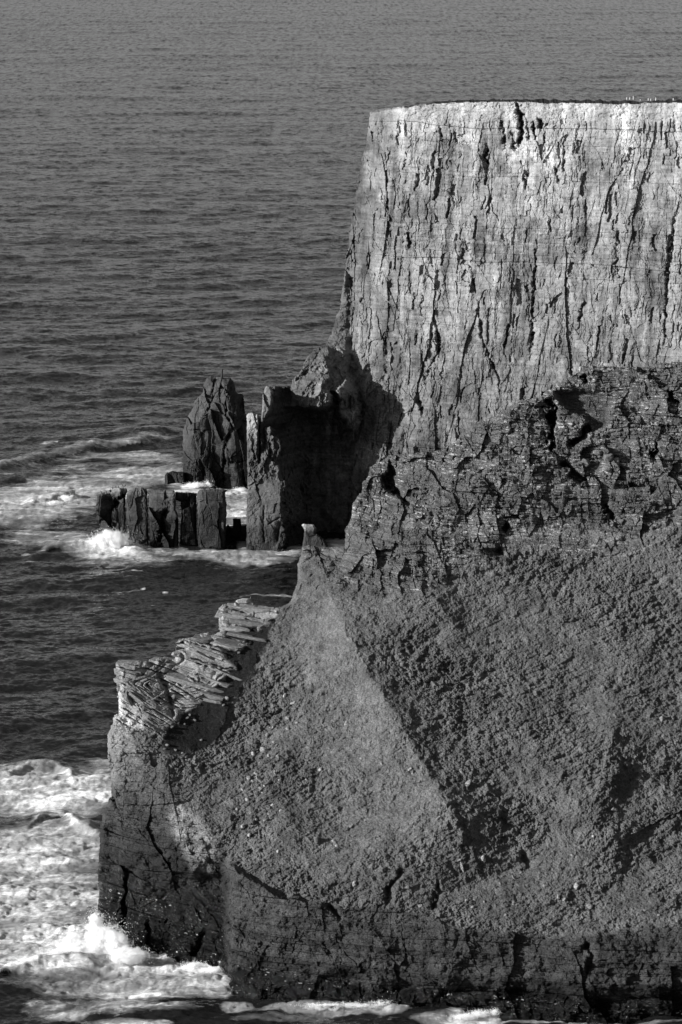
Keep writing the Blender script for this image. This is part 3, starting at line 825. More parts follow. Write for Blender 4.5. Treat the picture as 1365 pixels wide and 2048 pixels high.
def ridge(px, py, pts, amp, wl, wr, wob=0, seed=0, p=1.0):
    """spur standing out of the slope; left flank broad, right flank steep"""
    w_ = fbm(px/45, py/45, px*0, 5, seed, 0.6)*wob if wob else 0
    d, s, al = seg_dist(px+w_, py, pts)
    tp = np.clip(al*5.0, 0, 1)*np.clip((1-al)*4.0, 0, 1)
    left = s > 0
    pr = np.where(left, np.exp(-d/wl), 0.42*np.exp(-(d/wr)**p)+0.58*np.exp(-d/(wr*3.6)))
    return -amp*pr*tp

def near_fn(px, py, dist):
    Y = tps(CT, px, py)
    n1 = fbm(px/60, py/60, px*0, 4, 700)
    n2 = fbm(px/22, py/22, px*0+3, 4, 701)
    # recessed wall left of the corner
    lm = ss(468, 444, px+16*n2+10*n1)*ss(1700, 1800, py+30*n1)
    Y = Y + 9*lm
    # spurs of the big slope
    Y = Y + ridge(px, py, [(610, 1120), (655, 1180), (740, 1350), (800, 1450), (870, 1560), (905, 1630), (935, 1700), (960, 1760)], 11.5, 200, 75, 22, 710, 1.2)
    Y = Y + ridge(px, py, [(1230, 1380), (1236, 1470), (1222, 1540), (1190, 1610), (1215, 1690), (1260, 1760)], 7.0, 130, 60, 34, 711, 1.2)
    Y = Y + ridge(px, py, [(1360, 1560), (1350, 1650), (1370, 1760), (1390, 1800)], 2.4, 70, 44, 10, 712)
    Y = Y + ridge(px, py, [(548, 1420), (570, 1520), (560, 1600), (590, 1680), (640, 1760)], 2.3, 60, 46, 14, 713)
    Y = Y + ridge(px, py, [(700, 1050), (760, 1100), (870, 1200), (960, 1330)], 2.6, 60, 40, 14, 714)
    # brink between slope and sea wall
    ry = rim_y(px)+(10+10*ss(480, 400, px))*n2+(8+24*ss(480, 400, px))*n1
    under = ss(-3, 10, py-ry)
    Y = Y - 1.2*under*ss(420, 520, px)
    X, _, Z = world(px, py, Y)
    band = soft_in(px+30*n1, py+34*n2+20*n1, BAND, 20)
    lz = ss(490, 440, px)
    under = under*(1-lz)+ss(-32, 42, py-ry+22*n2)*lz
    wall = under*(1-band)
    scree = soft_in(px+12*n2, py+12*n2+6*n1, SCREE, 6)
    slab = soft_in(px+9*n2, py+9*n2, SLABS, 7)*(1-scree)
    veg = np.clip(1-band-wall-scree-slab, 0, 1)
    # --- tussocky slope
    wv = fbm(X/3, Y/3, Z/3, 2, 720)
    t1 = fbm(X/3.4+wv*0.4, Y/3.4, Z/3.0, 2, 721, 0.6, 'b')
    t2 = fbm(X/1.3, Y/1.3+wv, Z/1.1, 3, 724, 0.65, 'b')
    cell = voro((X+0.8*wv)/1.5, (Z*1.35+0.25*X+0.8*wv)/1.3, seed=730, jit=1.0)
    ter = fbm(X/9, Y/5, (Z+0.12*X)/0.9, 2, 733)
    # little terraces of turf running across the slope
    dgx = X*0.94+Z*0.34; dgz = Z*0.94-X*0.34
    ta = fbm(dgx/2.4+wv*0.4, Y/2.4, dgz/0.8, 2, 722, 0.5)
    t3 = fbm(X/0.7, Y/0.7, Z/0.55, 3, 726, 0.75)
    t4 = fbm(X/1.7, Y/1.7, Z/1.4, 4, 728, 0.7)
    sm_ = soft_in(px+20*n2, py+20*n2, [(600, 1130), (650, 1180), (735, 1350), (800, 1460), (880, 1590), (930, 1720), (700, 1700), (600, 1480), (560, 1300)], 25)
    rough_a = (0.35+1.15*ss(-0.25, 0.3, fbm(X/14, Y/14, Z/12, 3, 727)))*(1-0.45*sm_)
    Dv = -0.55*t1*rough_a - 0.40*t2*rough_a + (0.45+0.5*rough_a)*t4 + 0.28*ta + 0.28*t3 + 2.0*fbm(X/16, Y/16, Z/14, 3, 735) + 1.3*np.maximum(fbm(dgx/7, Y/7, dgz/2.5, 3, 736)-0.18, 0)
    fade = 1 - 0.30*ss(560, 700, px)*ss(1500, 1350, py)*ss(830, 760, px)
    # --- rock band, thin bedded
    r, f = strata(Z+0.04*X, X, 1.15, 740)
    r2, _ = strata(Z+0.04*X, X, 4.2, 741)
    wzb = fbm(X/8, Y/8, Z/5, 4, 745)
    fb, fz, q1, q2_, q3, da, db, wd_ = bricks(Z+0.04*X+1.3*wzb, X+2.0*wzb, 1.5, 2.6, 750)
    gb, gz, g1, g2, g3, ga, gdb, gw = bricks(Z+0.04*X+1.0*wzb, X+1.5*n2, 0.55, 1.2, 757)
    gateb = ss(-0.25, 0.2, fbm(X/9, Y/9, Z/5, 3, 759))
    bl = (0, 0, g1)
    lump = fbm(X/9, Y/9, Z/7, 4, 765, 0.5, 'b')
    fq1, fgq, frq = facets(X, Z, 5.5, 4.0, 755, 0.5); fq2, fgq2, frq2 = facets(X, Z, 2.0, 1.5, 758, 0.6)
    Db = fq1*0.9+fq2*0.55+(r2-0.5)*1.3+(r-0.5)*0.6 + (q1-0.5)*1.0*gateb + (g1-0.5)*0.45*gateb + 0.5*np.exp(-(np.minimum(da, db)/0.16)**2)*ss(0, 0.3, wzb+q3-0.5) - 1.3*lump + 0.45*(0.5+gateb)*fbm(X/1.3, Y/1.3, Z/0.9, 4, 768, .62)
    # deep overhung hollows
    for pl, wd, dep in (([(1104, 800), (1106, 840), (1100, 880)], 6, 7), ([(1100, 880), (1112, 900)], 5, 5), ([(1140, 888), (1160, 870), (1180, 855)], 9, 7), ([(1168, 750), (1172, 765)], 5, 6),
                        ([(776, 920), (784, 970), (800, 990), (808, 1010)], 9, 6), ([(1128, 928), (1150, 945), (1180, 960)], 7, 4.5), ([(1215, 1010), (1218, 1040)], 6, 4), ([(985, 1095), (1012, 1100)], 7, 3),
                        ([(1255, 975), (1290, 970)], 6, 4), ([(1308, 880), (1312, 920)], 5, 4), ([(900, 885), (890, 900)], 5, 3), ([(1005, 1050), (1022, 1062)], 6, 4), ([(1340, 790), (1350, 810)], 6, 4)):
        Db = Db + cleft(px, py, pl, wd*0.85, dep, 30*n2, 22*n1+10*n2, n2+0.2)
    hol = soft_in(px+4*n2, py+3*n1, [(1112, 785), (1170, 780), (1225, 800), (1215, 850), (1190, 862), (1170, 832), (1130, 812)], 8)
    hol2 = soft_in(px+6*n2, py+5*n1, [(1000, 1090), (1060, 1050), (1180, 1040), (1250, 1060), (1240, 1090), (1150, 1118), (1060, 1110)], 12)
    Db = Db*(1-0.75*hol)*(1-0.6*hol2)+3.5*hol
    # --- sea wall: bedded, jointed blocks
    rw, fw = strata(Z+0.02*X, X, 1.9, 770)
    rw2, _ = strata(Z+0.02*X, X, 6.0, 771)
    ww = fbm(X/9, Y/9, Z/4, 4, 781)
    fb, fz, q1, q2_, q3, da, db, wd_ = bricks(Z+0.02*X+0.7*ww, X+2.5*ww, 2.6, 3.2, 782)
    gb, gz, g1, g2, g3, ga, gdb, gw = bricks(Z+0.02*X+0.5*ww, X+1.5*n2, 0.9, 1.5, 786)
    jw, w1, w2, k1, k2 = joints(X, Z, 6.0, 2.6, 780, 1.0)
    up_ = ss(6, 14, Z+4*n1)
    bw_ = (0, 0, g1)
    gw_ = ss(-0.2, 0.2, ww)
    fwq, _a, _b = facets(X, Z, 5.0, 2.2, 795, 0.3)
    fwb, _a, _b = facets(X+0.2*Z, Z, 9.0, 8.0, 796, 0.6)
    rw3, _c = strata(Z+0.02*X+0.5*n2, X, 0.75, 773)
    Dw = (rw-0.5)*0.8+(rw3-0.5)*0.45+(rw2-0.5)*1.8+0.06*jw*up_+fwq*0.3+fwb*0.30+((q1-0.5)*1.5*(1-0.8*up_)+(g1-0.5)*0.35)*(0.3+0.7*gw_)+0.35*(1-up_)*np.exp(-(np.minimum(da, db)/0.16)**2)*ss(0.05, 0.35, ww+0.6*(q3-0.4))*(1-0.5*up_)+2.4*fbm(X/8, Y/8, Z/6, 4, 790, .5)+0.4*fbm(X, Y, Z*1.6, 3, 791)
    for pl, wd, dep in (([(256, 1740), (250, 1800), (246, 1890)], 3.2, 4), ([(300, 1840), (290, 1915)], 4, 3.5), ([(410, 1860), (385, 1925)], 4, 3), ([(400, 1600), (395, 1620)], 5, 5), ([(212, 1606), (236, 1600)], 6, 5),
                        ([(1178, 1880), (1182, 1950)], 8, 1.8), ([(655, 1800), (680, 1840)], 5, 2)):
        Dw = Dw + cleft(px, py, pl, wd, dep, 14*n2, 0, n2+0.15)
    # undercut foot
    Dw = Dw + 2.2*ss(6.5, 4.0, Z+2*n1) - 1.2*ss(1.5, 0.2, Z)
    # --- slabs, dipping to the right
    corner = ss(345, 320, px)*ss(1350, 1375, py)
    dip = 0.30+0.25*ss(1300, 1380, py)*ss(500, 340, px)
    qa = py-dip*(px-400)+4*n1+2*n2
    fb, fz, q1, q2_, q3, da, db, wd_ = bricks(qa, px+12*n1+0.2*qa, 30.0, 80.0, 800, 0.7)
    gb, gz, g1, g2, g3, ga, gdb, gw = bricks(py-(0.62*corner+dip*(1-corner))*px+3*n1+1.5*n2, px+6*n2, 13.0, 46.0, 806, 0.7)
    rs = q1; fr = fb
    Ds = 0.9*(0.5-fb)*(0.3+q2_) + 0.9*(q1-0.5) + 0.25*(g1-0.5) - 0.15*(gb-0.5)*(0.2+g2) + 1.3*np.exp(-(da/1.6)**2)*ss(-0.15, 0.15, n2+0.3*(q3-0.5)) + 0.7*np.exp(-(ga/1.2)**2)*ss(0.0, 0.25, n1+0.5*(g3-0.5)) + 0.2*fbm(X/1.5, Y/1.5, Z/1.5, 3, 800) + 1.2*fbm(X/7, Y/7, Z/7, 3, 801) + 0.011*np.clip(345+(1430-py)-px, -60, 200)
    dd, s, _ = seg_dist(px+4*n2, py, [(318, 1350), (332, 1375), (340, 1400), (346, 1430)])
    Ds = Ds + 1.6*np.exp(-(dd/(5+6*n2))**2)
    Dsc = 0.5*fbm(X/6, Y/6, Z/6, 3, 810)+0.12*fbm(X, Y, Z, 3, 811)
    D = Dv*veg*fade + Db*band + Dw*wall + Ds*slab + Dsc*scree
    # slips and gullies near the brink
    for pl, wd, dep in (([(778, 1810), (783, 1765), (812, 1738)], 5, 1.6), ([(870, 1820), (880, 1760)], 4, 1.5), ([(1045, 1700), (1060, 1740)], 9, 1.3), ([(920, 1640), (940, 1690), (930, 1720)], 8, 1.0)):
        D = D + cleft(px, py, pl, wd, dep, 18*n2, 10*n1, n2+0.1)
    Y = Y + D
    # --- tones
    vt = 0.118*(1+0.12*sm_)*(1+0.4*n1+0.30*fbm(X/5, Y/5, Z/5, 4, 820)+0.18*(cell[2]-0.5))
    sand = ss(0.05, 0.4, fbm(X/12, Y/12, Z/9, 4, 821)+0.2*ss(1650, 1800, py))
    vt = vt*(1+0.45*fbm(X/3.2, Y/3.2, Z/2.4, 4, 825, 0.6))*(1-0.12*sand)*(1+0.35*fbm(X/0.8, Y/0.8, Z/0.7, 3, 829, 0.7))
    rubble = soft_in(px+12*n2, py+12*n2, [(500, 1470), (560, 1470), (580, 1560), (570, 1640), (600, 1720), (520, 1700), (470, 1600), (480, 1520)], 14)
    vt = vt*(1+0.30*rubble*fbm(X/0.9, Y/0.9, Z/0.9, 3, 822)*2)
    # bleached beds and guano ledges of the rock band
    stre = fbm(X/1.5, Y/4, (Z+0.04*X)/0.33, 4, 830, 0.75)
    zone = ss(-0.25, 0.15, fbm(X/14, Y/14, Z/8, 3, 831)+0.10*ss(1150, 900, py))
    speck = ss(0.10, 0.34, stre)*zone
    bt = 0.105*(1+0.55*fbm(X/4, Y/4, Z/3, 4, 832)+0.4*(r-0.5)+0.3*(bl[2]-0.5)) + 0.32*speck
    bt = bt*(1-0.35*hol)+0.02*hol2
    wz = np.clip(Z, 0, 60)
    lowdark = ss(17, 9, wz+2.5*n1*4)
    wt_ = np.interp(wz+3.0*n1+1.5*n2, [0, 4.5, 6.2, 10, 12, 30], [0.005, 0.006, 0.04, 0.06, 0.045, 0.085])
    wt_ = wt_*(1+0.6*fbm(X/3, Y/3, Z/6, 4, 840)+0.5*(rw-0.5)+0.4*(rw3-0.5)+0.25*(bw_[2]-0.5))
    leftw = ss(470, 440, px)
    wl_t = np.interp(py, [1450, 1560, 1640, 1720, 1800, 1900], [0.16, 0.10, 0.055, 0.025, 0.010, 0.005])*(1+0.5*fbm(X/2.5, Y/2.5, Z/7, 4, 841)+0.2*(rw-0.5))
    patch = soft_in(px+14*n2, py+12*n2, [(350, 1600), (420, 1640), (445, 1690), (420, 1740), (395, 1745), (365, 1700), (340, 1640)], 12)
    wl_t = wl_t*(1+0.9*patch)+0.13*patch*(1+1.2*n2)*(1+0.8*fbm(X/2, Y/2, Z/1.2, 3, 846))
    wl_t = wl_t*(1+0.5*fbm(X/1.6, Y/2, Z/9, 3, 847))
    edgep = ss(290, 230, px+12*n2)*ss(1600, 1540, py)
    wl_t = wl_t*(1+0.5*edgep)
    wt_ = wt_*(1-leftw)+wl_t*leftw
    glints = ss(0.30, 0.40, fbm(X/0.9, Y/2, Z/0.35, 3, 848, 0.6))*ss(0.05, 0.3, fbm(X/6, Y/6, Z/3, 3, 849))*np.clip(ss(7, 4, wz)+leftw*ss(16, 10, wz), 0, 1)  # bright glints of trickling water, painted into the wall tone
    wt_ = wt_+0.5*glints
    chalk = soft_in(px+10*n2, py+6*n2, [(470, 1770), (560, 1770), (620, 1800), (580, 1840), (560, 1810), (480, 1800)], 8)
    wt_ = wt_*(1+0.5*chalk*(0.5+n2))
    stt = 0.33*(1+0.3*fbm(X/3, Y/3, Z/1.2, 4, 850)+0.35*(rs-0.5))*(1-0.35*ss(0.75, 1.0, fr))
    sct = 0.022*(1+0.15*n2)
    soil_ = np.maximum(soft_in(px+6*n2, py+4*n2, [(445, 1262), (480, 1250), (540, 1252), (545, 1268), (500, 1284), (455, 1278)], 5), soft_in(px+6*n2, py+4*n2, [(440, 1296), (500, 1300), (520, 1310), (500, 1345), (470, 1335), (445, 1315)], 6))
    stt = stt*(1-soil_)+0.025*soil_
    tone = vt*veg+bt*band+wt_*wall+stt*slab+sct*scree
    dd, s, _ = seg_dist(px+2*n2, py+2*n2, [(1235, 1118), (1290, 1095), (1330, 1078), (1380, 1060)])
    tone = tone*(1+0.5*np.exp(-(dd/1.3)**2))
    wet = wall*np.clip(ss(9, 4, wz)+leftw*ss(24, 14, wz), 0, 1)
    wet = wet*ss(-0.1, 0.3, fbm(X/3, Y/3, Z/2, 3, 860)+0.15)
    return Y, tone, wet
ob = relief('near_headland', NEAR, near_fn, M_NEAR, 1.0, 60.0, closed=False, rings=28, rag=2.6, ragscale=12, edge=9, edge_depth=4.0, seed=2, keep='near')
tag(ob, 'near headland of steep tussocky slope over a dark bedded sea wall', kind='structure')

# ------------------------------------------------------------------ loose boulders and slabs
rnd = random.Random(5)
def rock_mesh(name, sx, sy, sz, seed, tone, flat=False):
    r = random.Random(seed)
    bm = bmesh.new()
    for _ in range(26):
        v = mathutils.Vector((r.gauss(0, 1), r.gauss(0, 1), r.gauss(0, 1))).normalized()
        m = max(abs(v.x), abs(v.y), abs(v.z))
        v = v*(0.45+0.55/m*0.8)*r.uniform(0.85, 1.0)
        bm.verts.new((v.x*sx, v.y*sy, v.z*sz))
    res = bmesh.ops.convex_hull(bm, input=bm.verts)
    bmesh.ops.delete(bm, geom=[g for g in bm.verts if not g.link_faces], context='VERTS')
    bmesh.ops.bevel(bm, geom=list(bm.edges), offset=min(sx, sy, sz)*0.06, segments=1, affect='EDGES')
    me = bpy.data.meshes.new(name)
    bm.to_mesh(me); bm.free()
    n = len(me.vertices)
    a = me.attributes.new('tone', 'FLOAT', 'POINT'); a.data.foreach_set('value', np.full(n, tone, F32))
    a = me.attributes.new('wet', 'FLOAT', 'POINT'); a.data.foreach_set('value', np.zeros(n, F32))
    me.materials.append(M_BOULDER)
    return me

def plate_mesh(name, sx, sy, sz, seed, tone):
    r = random.Random(seed)
    bm = bmesh.new()
    for a in (-1, -0.45, 0.2, 0.7, 1):
        for b in (-1, 1):
            for c in (-1, 1):
                e = 0.72+0.28*(abs(a) < 0.9)
                bm.verts.new((a*sx*r.uniform(0.8, 1.0), b*sy*e*r.uniform(0.6, 1), c*sz*r.uniform(0.8, 1.0)*(0.6+0.4*(1-a)/2 if c > 0 else 1)))
    bmesh.ops.convex_hull(bm, input=bm.verts)
    bmesh.ops.delete(bm, geom=[g for g in bm.verts if not g.link_faces], context='VERTS')
    bmesh.ops.bevel(bm, geom=list(bm.edges), offset=sz*0.08, segments=1, affect='EDGES')
    me = bpy.data.meshes.new(name)
    bm.to_mesh(me); bm.free()
    n = len(me.vertices)
    a = me.attributes.new('tone', 'FLOAT', 'POINT'); a.data.foreach_set('value', np.full(n, tone, F32))
    a = me.attributes.new('wet', 'FLOAT', 'POINT'); a.data.foreach_set('value', np.zeros(n, F32))
    me.materials.append(M_BOULDER)
    return me

headland = ob
PLATES = [(264, 1330, 66, 13, 1), (260, 1344, 62, 13, 2), (248, 1358, 36, 8, 0), (336, 1325, 60, 10, 4), (392, 1336, 140, 13, 9), (416, 1352, 150, 12, 13), (404, 1366, 130, 10, 14), (400, 1381, 110, 9, 12),
          (392, 1290, 84, 8, 6), (424, 1301, 90, 9, 14), (448, 1322, 110, 8, 19), (462, 1346, 90, 8, 21), (402, 1277, 44, 9, 3), (458, 1286, 70, 6, 9), (415, 1312, 60, 7, 10),
          (492, 1216, 100, 10, 2), (478, 1229, 78, 9, 1), (496, 1244, 96, 9, 3), (480, 1256, 70, 7, 2), (506, 1273, 90, 7, 8),
          (306, 1352, 44, 8, 42), (297, 1364, 50, 8, 42), (290, 1378, 54, 8, 40), (306, 1388, 60, 8, 36), (296, 1403, 64, 9, 33), (316, 1412, 60, 9, 24), (300, 1424, 56, 9, 30), (272, 1396, 36, 7, 50), (420, 1397, 70, 7, 8), (378, 1402, 50, 8, 6)]
for k_, (x, y, w_, h_, an) in enumerate(PLATES):
    Yp = field_at('near', x+w_*0.25, y+4)
    s_ = Yp/math.cos(PITCH)/FPX
    me = plate_mesh('rock_ledge', w_*s_/2, 2.2, h_*s_/2, 100+k_, rnd.uniform(0.14, 0.25))
    o = bpy.data.objects.new('rock_ledge', me)
    o.location = world(x+rnd.uniform(-12, 6) if x > 270 else x, y, Yp+rnd.uniform(1.1, 1.9))
    o.rotation_euler = (rnd.uniform(-.1, .1), math.radians(an), math.radians(rnd.uniform(-24, -6)))
    C.objects.link(o); o.parent = headland

def put_rock(px, py, wpx, hpx, tone=0.45, ang=0.0, name='boulder', deep=None, seed=None, lift=0.25):
    Y = field_at('near', px, py)
    s = Y/math.cos(PITCH)/FPX
    sx, sz = wpx*s/2, hpx*s/2
    sy = deep if deep else min(sx, sz)*1.1
    me = rock_mesh(name, sx, sy, sz, seed if seed is not None else rnd.randrange(9999), tone*0.72)
    o = bpy.data.objects.new(name, me)
    x, y, z = world(px, py, Y-sy*lift)
    o.location = (x, y, z)
    o.rotation_euler = (rnd.uniform(-.2, .2), math.radians(ang), rnd.uniform(-.3, .3))
    C.objects.link(o)
    return o

BIG = [
 (487, 1203, 40, 15, 0.62, 2, 'pale flat slab perched on top of the outermost stacked ledge', 'rock slab'),
 (353, 1308, 24, 15, 0.50, 12, 'tilted pale block leaning over the sea below the stepped ledges', 'rock block'),
 (523, 1257, 22, 18, 0.26, 0, 'rounded boulder resting under the perched slab ledge', 'boulder'),
 (536, 1239, 14, 9, 0.26, 0, 'small stone just above the rounded boulder on the ledge', 'boulder'),
 (634, 1680, 16, 20, 0.24, -10, 'smooth rounded grey boulder sunk in the lower slope', 'boulder'),
 (710, 1768, 12, 17, 0.45, 0, 'pale square block standing on the slope just above the sea wall', 'rock block'),
 (1154, 1772, 15, 19, 0.42, 8, 'large pale upright block near the right foot of the slope', 'rock block'),
 (1180, 1812, 17, 13, 0.36, -20, 'slanting block with a dark gap below, under the large pale block', 'rock block'),
 (1117, 1794, 7, 14, 0.42, 0, 'thin upright stone left of the large pale block', 'boulder'),
 (967, 1718, 11, 20, 0.50, -15, 'pale pointed block at the foot of the dark gully', 'rock block'),
 (925, 1735, 7, 30, 0.42, -18, 'long narrow pale slab pointing downhill beside the gully foot', 'rock slab'),
 (1030, 1757, 22, 6, 0.33, 50, 'thin tilted slab lying between the gully and the pale block', 'rock slab'),
 (937, 1566, 12, 25, 0.40, 28, 'leaning blade of rock casting a black shadow in the dark gully', 'rock slab'),
 (923, 1543, 6, 16, 0.42, -20, 'thin pale shard uphill of the leaning blade of rock', 'rock slab'),
 (1325, 1437, 15, 14, 0.36, -15, 'block with a wedge of black shadow high on the right slope', 'rock block'),
 (1229, 1619, 18, 9, 0.30, 15, 'flat grey stone in the shaded hollow of the right slope', 'boulder'),
 (1187, 1672, 8, 7, 0.60, 0, 'small very pale stone below the right hand spur', 'boulder'),
 (1027, 1808, 6, 20, 0.34, 0, 'narrow upright stone above the middle of the sea wall', 'boulder'),
 (641, 1539, 9, 9, 0.60, 0, 'small white stone alone in the middle of the left slope', 'boulder'),
 (570, 1391, 9, 12, 0.55, 10, 'pale stone high on the left slope', 'boulder'),
 (586, 1406, 18, 7, 0.45, -20, 'flat tilted slab just below the pale stone high on the slope', 'rock slab'),
 (692, 1447, 6, 14, 0.50, 25, 'pale shard with a dark shadow on the upper left slope', 'boulder'),
 (763, 1527, 5, 11, 0.45, -25, 'thin pale sliver beside the crest of the middle spur', 'boulder'),
 (820, 1538, 13, 6, 0.45, -30, 'pair stone lying flat near the crest of the middle spur', 'boulder'),
 (826, 1546, 5, 17, 0.42, 15, 'thin slab standing against the stone on the spur crest', 'rock slab'),
 (876, 1637, 18, 6, 0.42, -35, 'thin pale slab low on the lit side of the spur', 'rock slab'),
 (519, 1559, 9, 28, 0.50, -38, 'long pale slab in the rubble streak of the left slope', 'rock slab'),
 (498, 1556, 11, 12, 0.48, 0, 'blocky pale stone left of the long slab in the rubble', 'boulder'),
 (528, 1500, 22, 14, 0.50, 20, 'cluster topping pale rock at the head of the rubble streak', 'boulder'),
 (551, 1547, 7, 17, 0.45, -20, 'curved pale slab on the right border of the rubble streak', 'rock slab'),
 (402, 1372, 10, 7, 0.40, 0, 'small stone at the foot of the stacked ledges', 'boulder'),
 (454, 1397, 12, 10, 0.45, 10, 'angular pale stone in the dark scree chute', 'boulder'),
 (1195, 905, 24, 14, 0.30, 15, 'angular block on top of the collapsed heap in the rock band', 'rock block'),
 (1218, 914, 26, 18, 0.22, -10, 'dark block leaning in the collapsed heap', 'rock block'),
 (1235, 923, 16, 22, 0.34, -30, 'pale slab on the right of the collapsed heap', 'rock slab'),
 (1170, 925, 26, 18, 0.26, 25, 'broad block at the left of the collapsed heap', 'rock block'),
 (1216, 938, 26, 15, 0.32, 20, 'wedge of rock at the bottom of the collapsed heap', 'rock block'),
 (829, 893, 6, 18, 0.34, 0, 'slim rock tooth standing on the dark skyline knoll', 'rock pinnacle'),
 (1161, 738, 7, 13, 0.62, 0, 'small bleached rock tooth on the skyline against the pale cliff', 'rock pinnacle'),
]
for (x, y, a, b, t, an, lab, cat) in BIG:
    o = put_rock(x, y, a, b, t, an, cat.replace(' ', '_'), lift=0.55)
    tag(o, lab, cat)
SCREE_ST = [(375, 1436), (390, 1440), (380, 1430), (370, 1448), (357, 1445), (344, 1454), (403, 1480), (330, 1498), (322, 1510), (352, 1500), (420, 1398), (448, 1410), (360, 1436), (335, 1490), (345, 1515), (372, 1520), (436, 1350), (478, 1305), (474, 1300), (365, 1506)]
for (x, y) in SCREE_ST:
    o = put_rock(x, y, rnd.uniform(6, 13), rnd.uniform(4, 7), rnd.uniform(0.2, 0.3), rnd.uniform(-30, 20))
    tag(o, 'small grey stone lying on the smooth dark scree chute', 'boulder', 'stones on the dark scree chute')
RUB = [(505, 1562), (512, 1548), (520, 1575), (529, 1572), (495, 1600), (476, 1620), (500, 1625), (537, 1628), (530, 1640), (545, 1610), (560, 1620), (498, 1668), (487, 1655), (540, 1512), (520, 1530), (555, 1512), (535, 1470), (545, 1484), (548, 1456), (575, 1435), (574, 1457), (595, 1444), (616, 1560), (700, 1655), (666, 1683), (675, 1690), (486, 1581), (512, 1640), (557, 1704), (539, 1455), (525, 1585), (560, 1560), (507, 1506)]
for (x, y) in RUB:
    o = put_rock(x+rnd.uniform(-2, 2), y+rnd.uniform(-2, 2), rnd.uniform(5, 13), rnd.uniform(5, 11), rnd.uniform(0.4, 0.65), rnd.uniform(-40, 40))
    tag(o, 'small pale stone scattered down the rubble streak of the left slope', 'boulder', 'stones of the rubble streak')
LOWS = [(900, 1742), (918, 1720), (944, 1812), (952, 1800), (960, 1820), (970, 1805), (935, 1800), (1000, 1765), (1043, 1745), (1090, 1770), (1105, 1738), (1145, 1710), (1155, 1715), (1175, 1730), (1153, 1690), (1130, 1800), (1155, 1818), (1165, 1835), (1160, 1675), (1105, 1705), (848, 1704), (840, 1812), (815, 1775), (912, 1698), (932, 1697), (1310, 1615), (1340, 1614), (985, 1568), (1260, 1715), (1225, 1765), (1010, 1830), (1100, 1850), (790, 1440), (724, 1515), (739, 1483), (1290, 1820), (1320, 1830), (760, 1700), (1250, 1850)]
for (x, y) in LOWS:
    o = put_rock(x+rnd.uniform(-2, 2), y+rnd.uniform(-2, 2), rnd.uniform(5, 12), rnd.uniform(4, 8), rnd.uniform(0.25, 0.5), rnd.uniform(-40, 40))
    tag(o, 'small pale stone strewn over the lower right slope above the sea wall', 'boulder', 'stones strewn over the lower slope')

# ------------------------------------------------------------------ spray thrown up by the waves
M_SPRAY, n_, b_ = new_mat('sea_spray_drops')
b_.inputs['Base Color'].default_value = (0.92, 0.92, 0.92, 1)
b_.inputs['Roughness'].default_value = 1.0
b_.inputs['Specular IOR Level'].default_value = 0.0
b_.inputs['Emission Strength'].default_value = 0.0
M_MIST = bpy.data.materials.new('sea_spray_mist')
M_MIST.use_nodes = True
n_ = M_MIST.node_tree; n_.nodes.clear()
out_ = n_.nodes.new('ShaderNodeOutputMaterial'); pv = n_.nodes.new('ShaderNodeVolumePrincipled')
n_.links.new(pv.outputs[0], out_.inputs['Volume'])
pv.inputs['Color'].default_value = (0.99, 0.99, 0.99, 1)
pv.inputs['Anisotropy'].default_value = 0.1
tc_ = n_.nodes.new('ShaderNodeTexCoord')
ln = n_.nodes.new('ShaderNodeVectorMath'); ln.operation = 'LENGTH'
n_.links.new(tc_.outputs['Object'], ln.inputs[0])
geo_ = n_.nodes.new('ShaderNodeNewGeometry')
nz_ = n_.nodes.new('ShaderNodeTexNoise'); nz_.inputs['Scale'].default_value = 0.45; nz_.inputs['Detail'].default_value = 6; nz_.inputs['Roughness'].default_value = 0.65
n_.links.new(geo_.outputs['Position'], nz_.inputs['Vector'])
dn = mth(n_, 'ADD', mth(n_, 'SUBTRACT', 0.75, ln.outputs['Value']), mth(n_, 'MULTIPLY', mth(n_, 'SUBTRACT', nz_.outputs[0], 0.5), 2.2))
dn = rng_node(n_, dn, 0.0, 0.6, 0.0, 4.0)
n_.links.new(dn, pv.inputs['Density'])
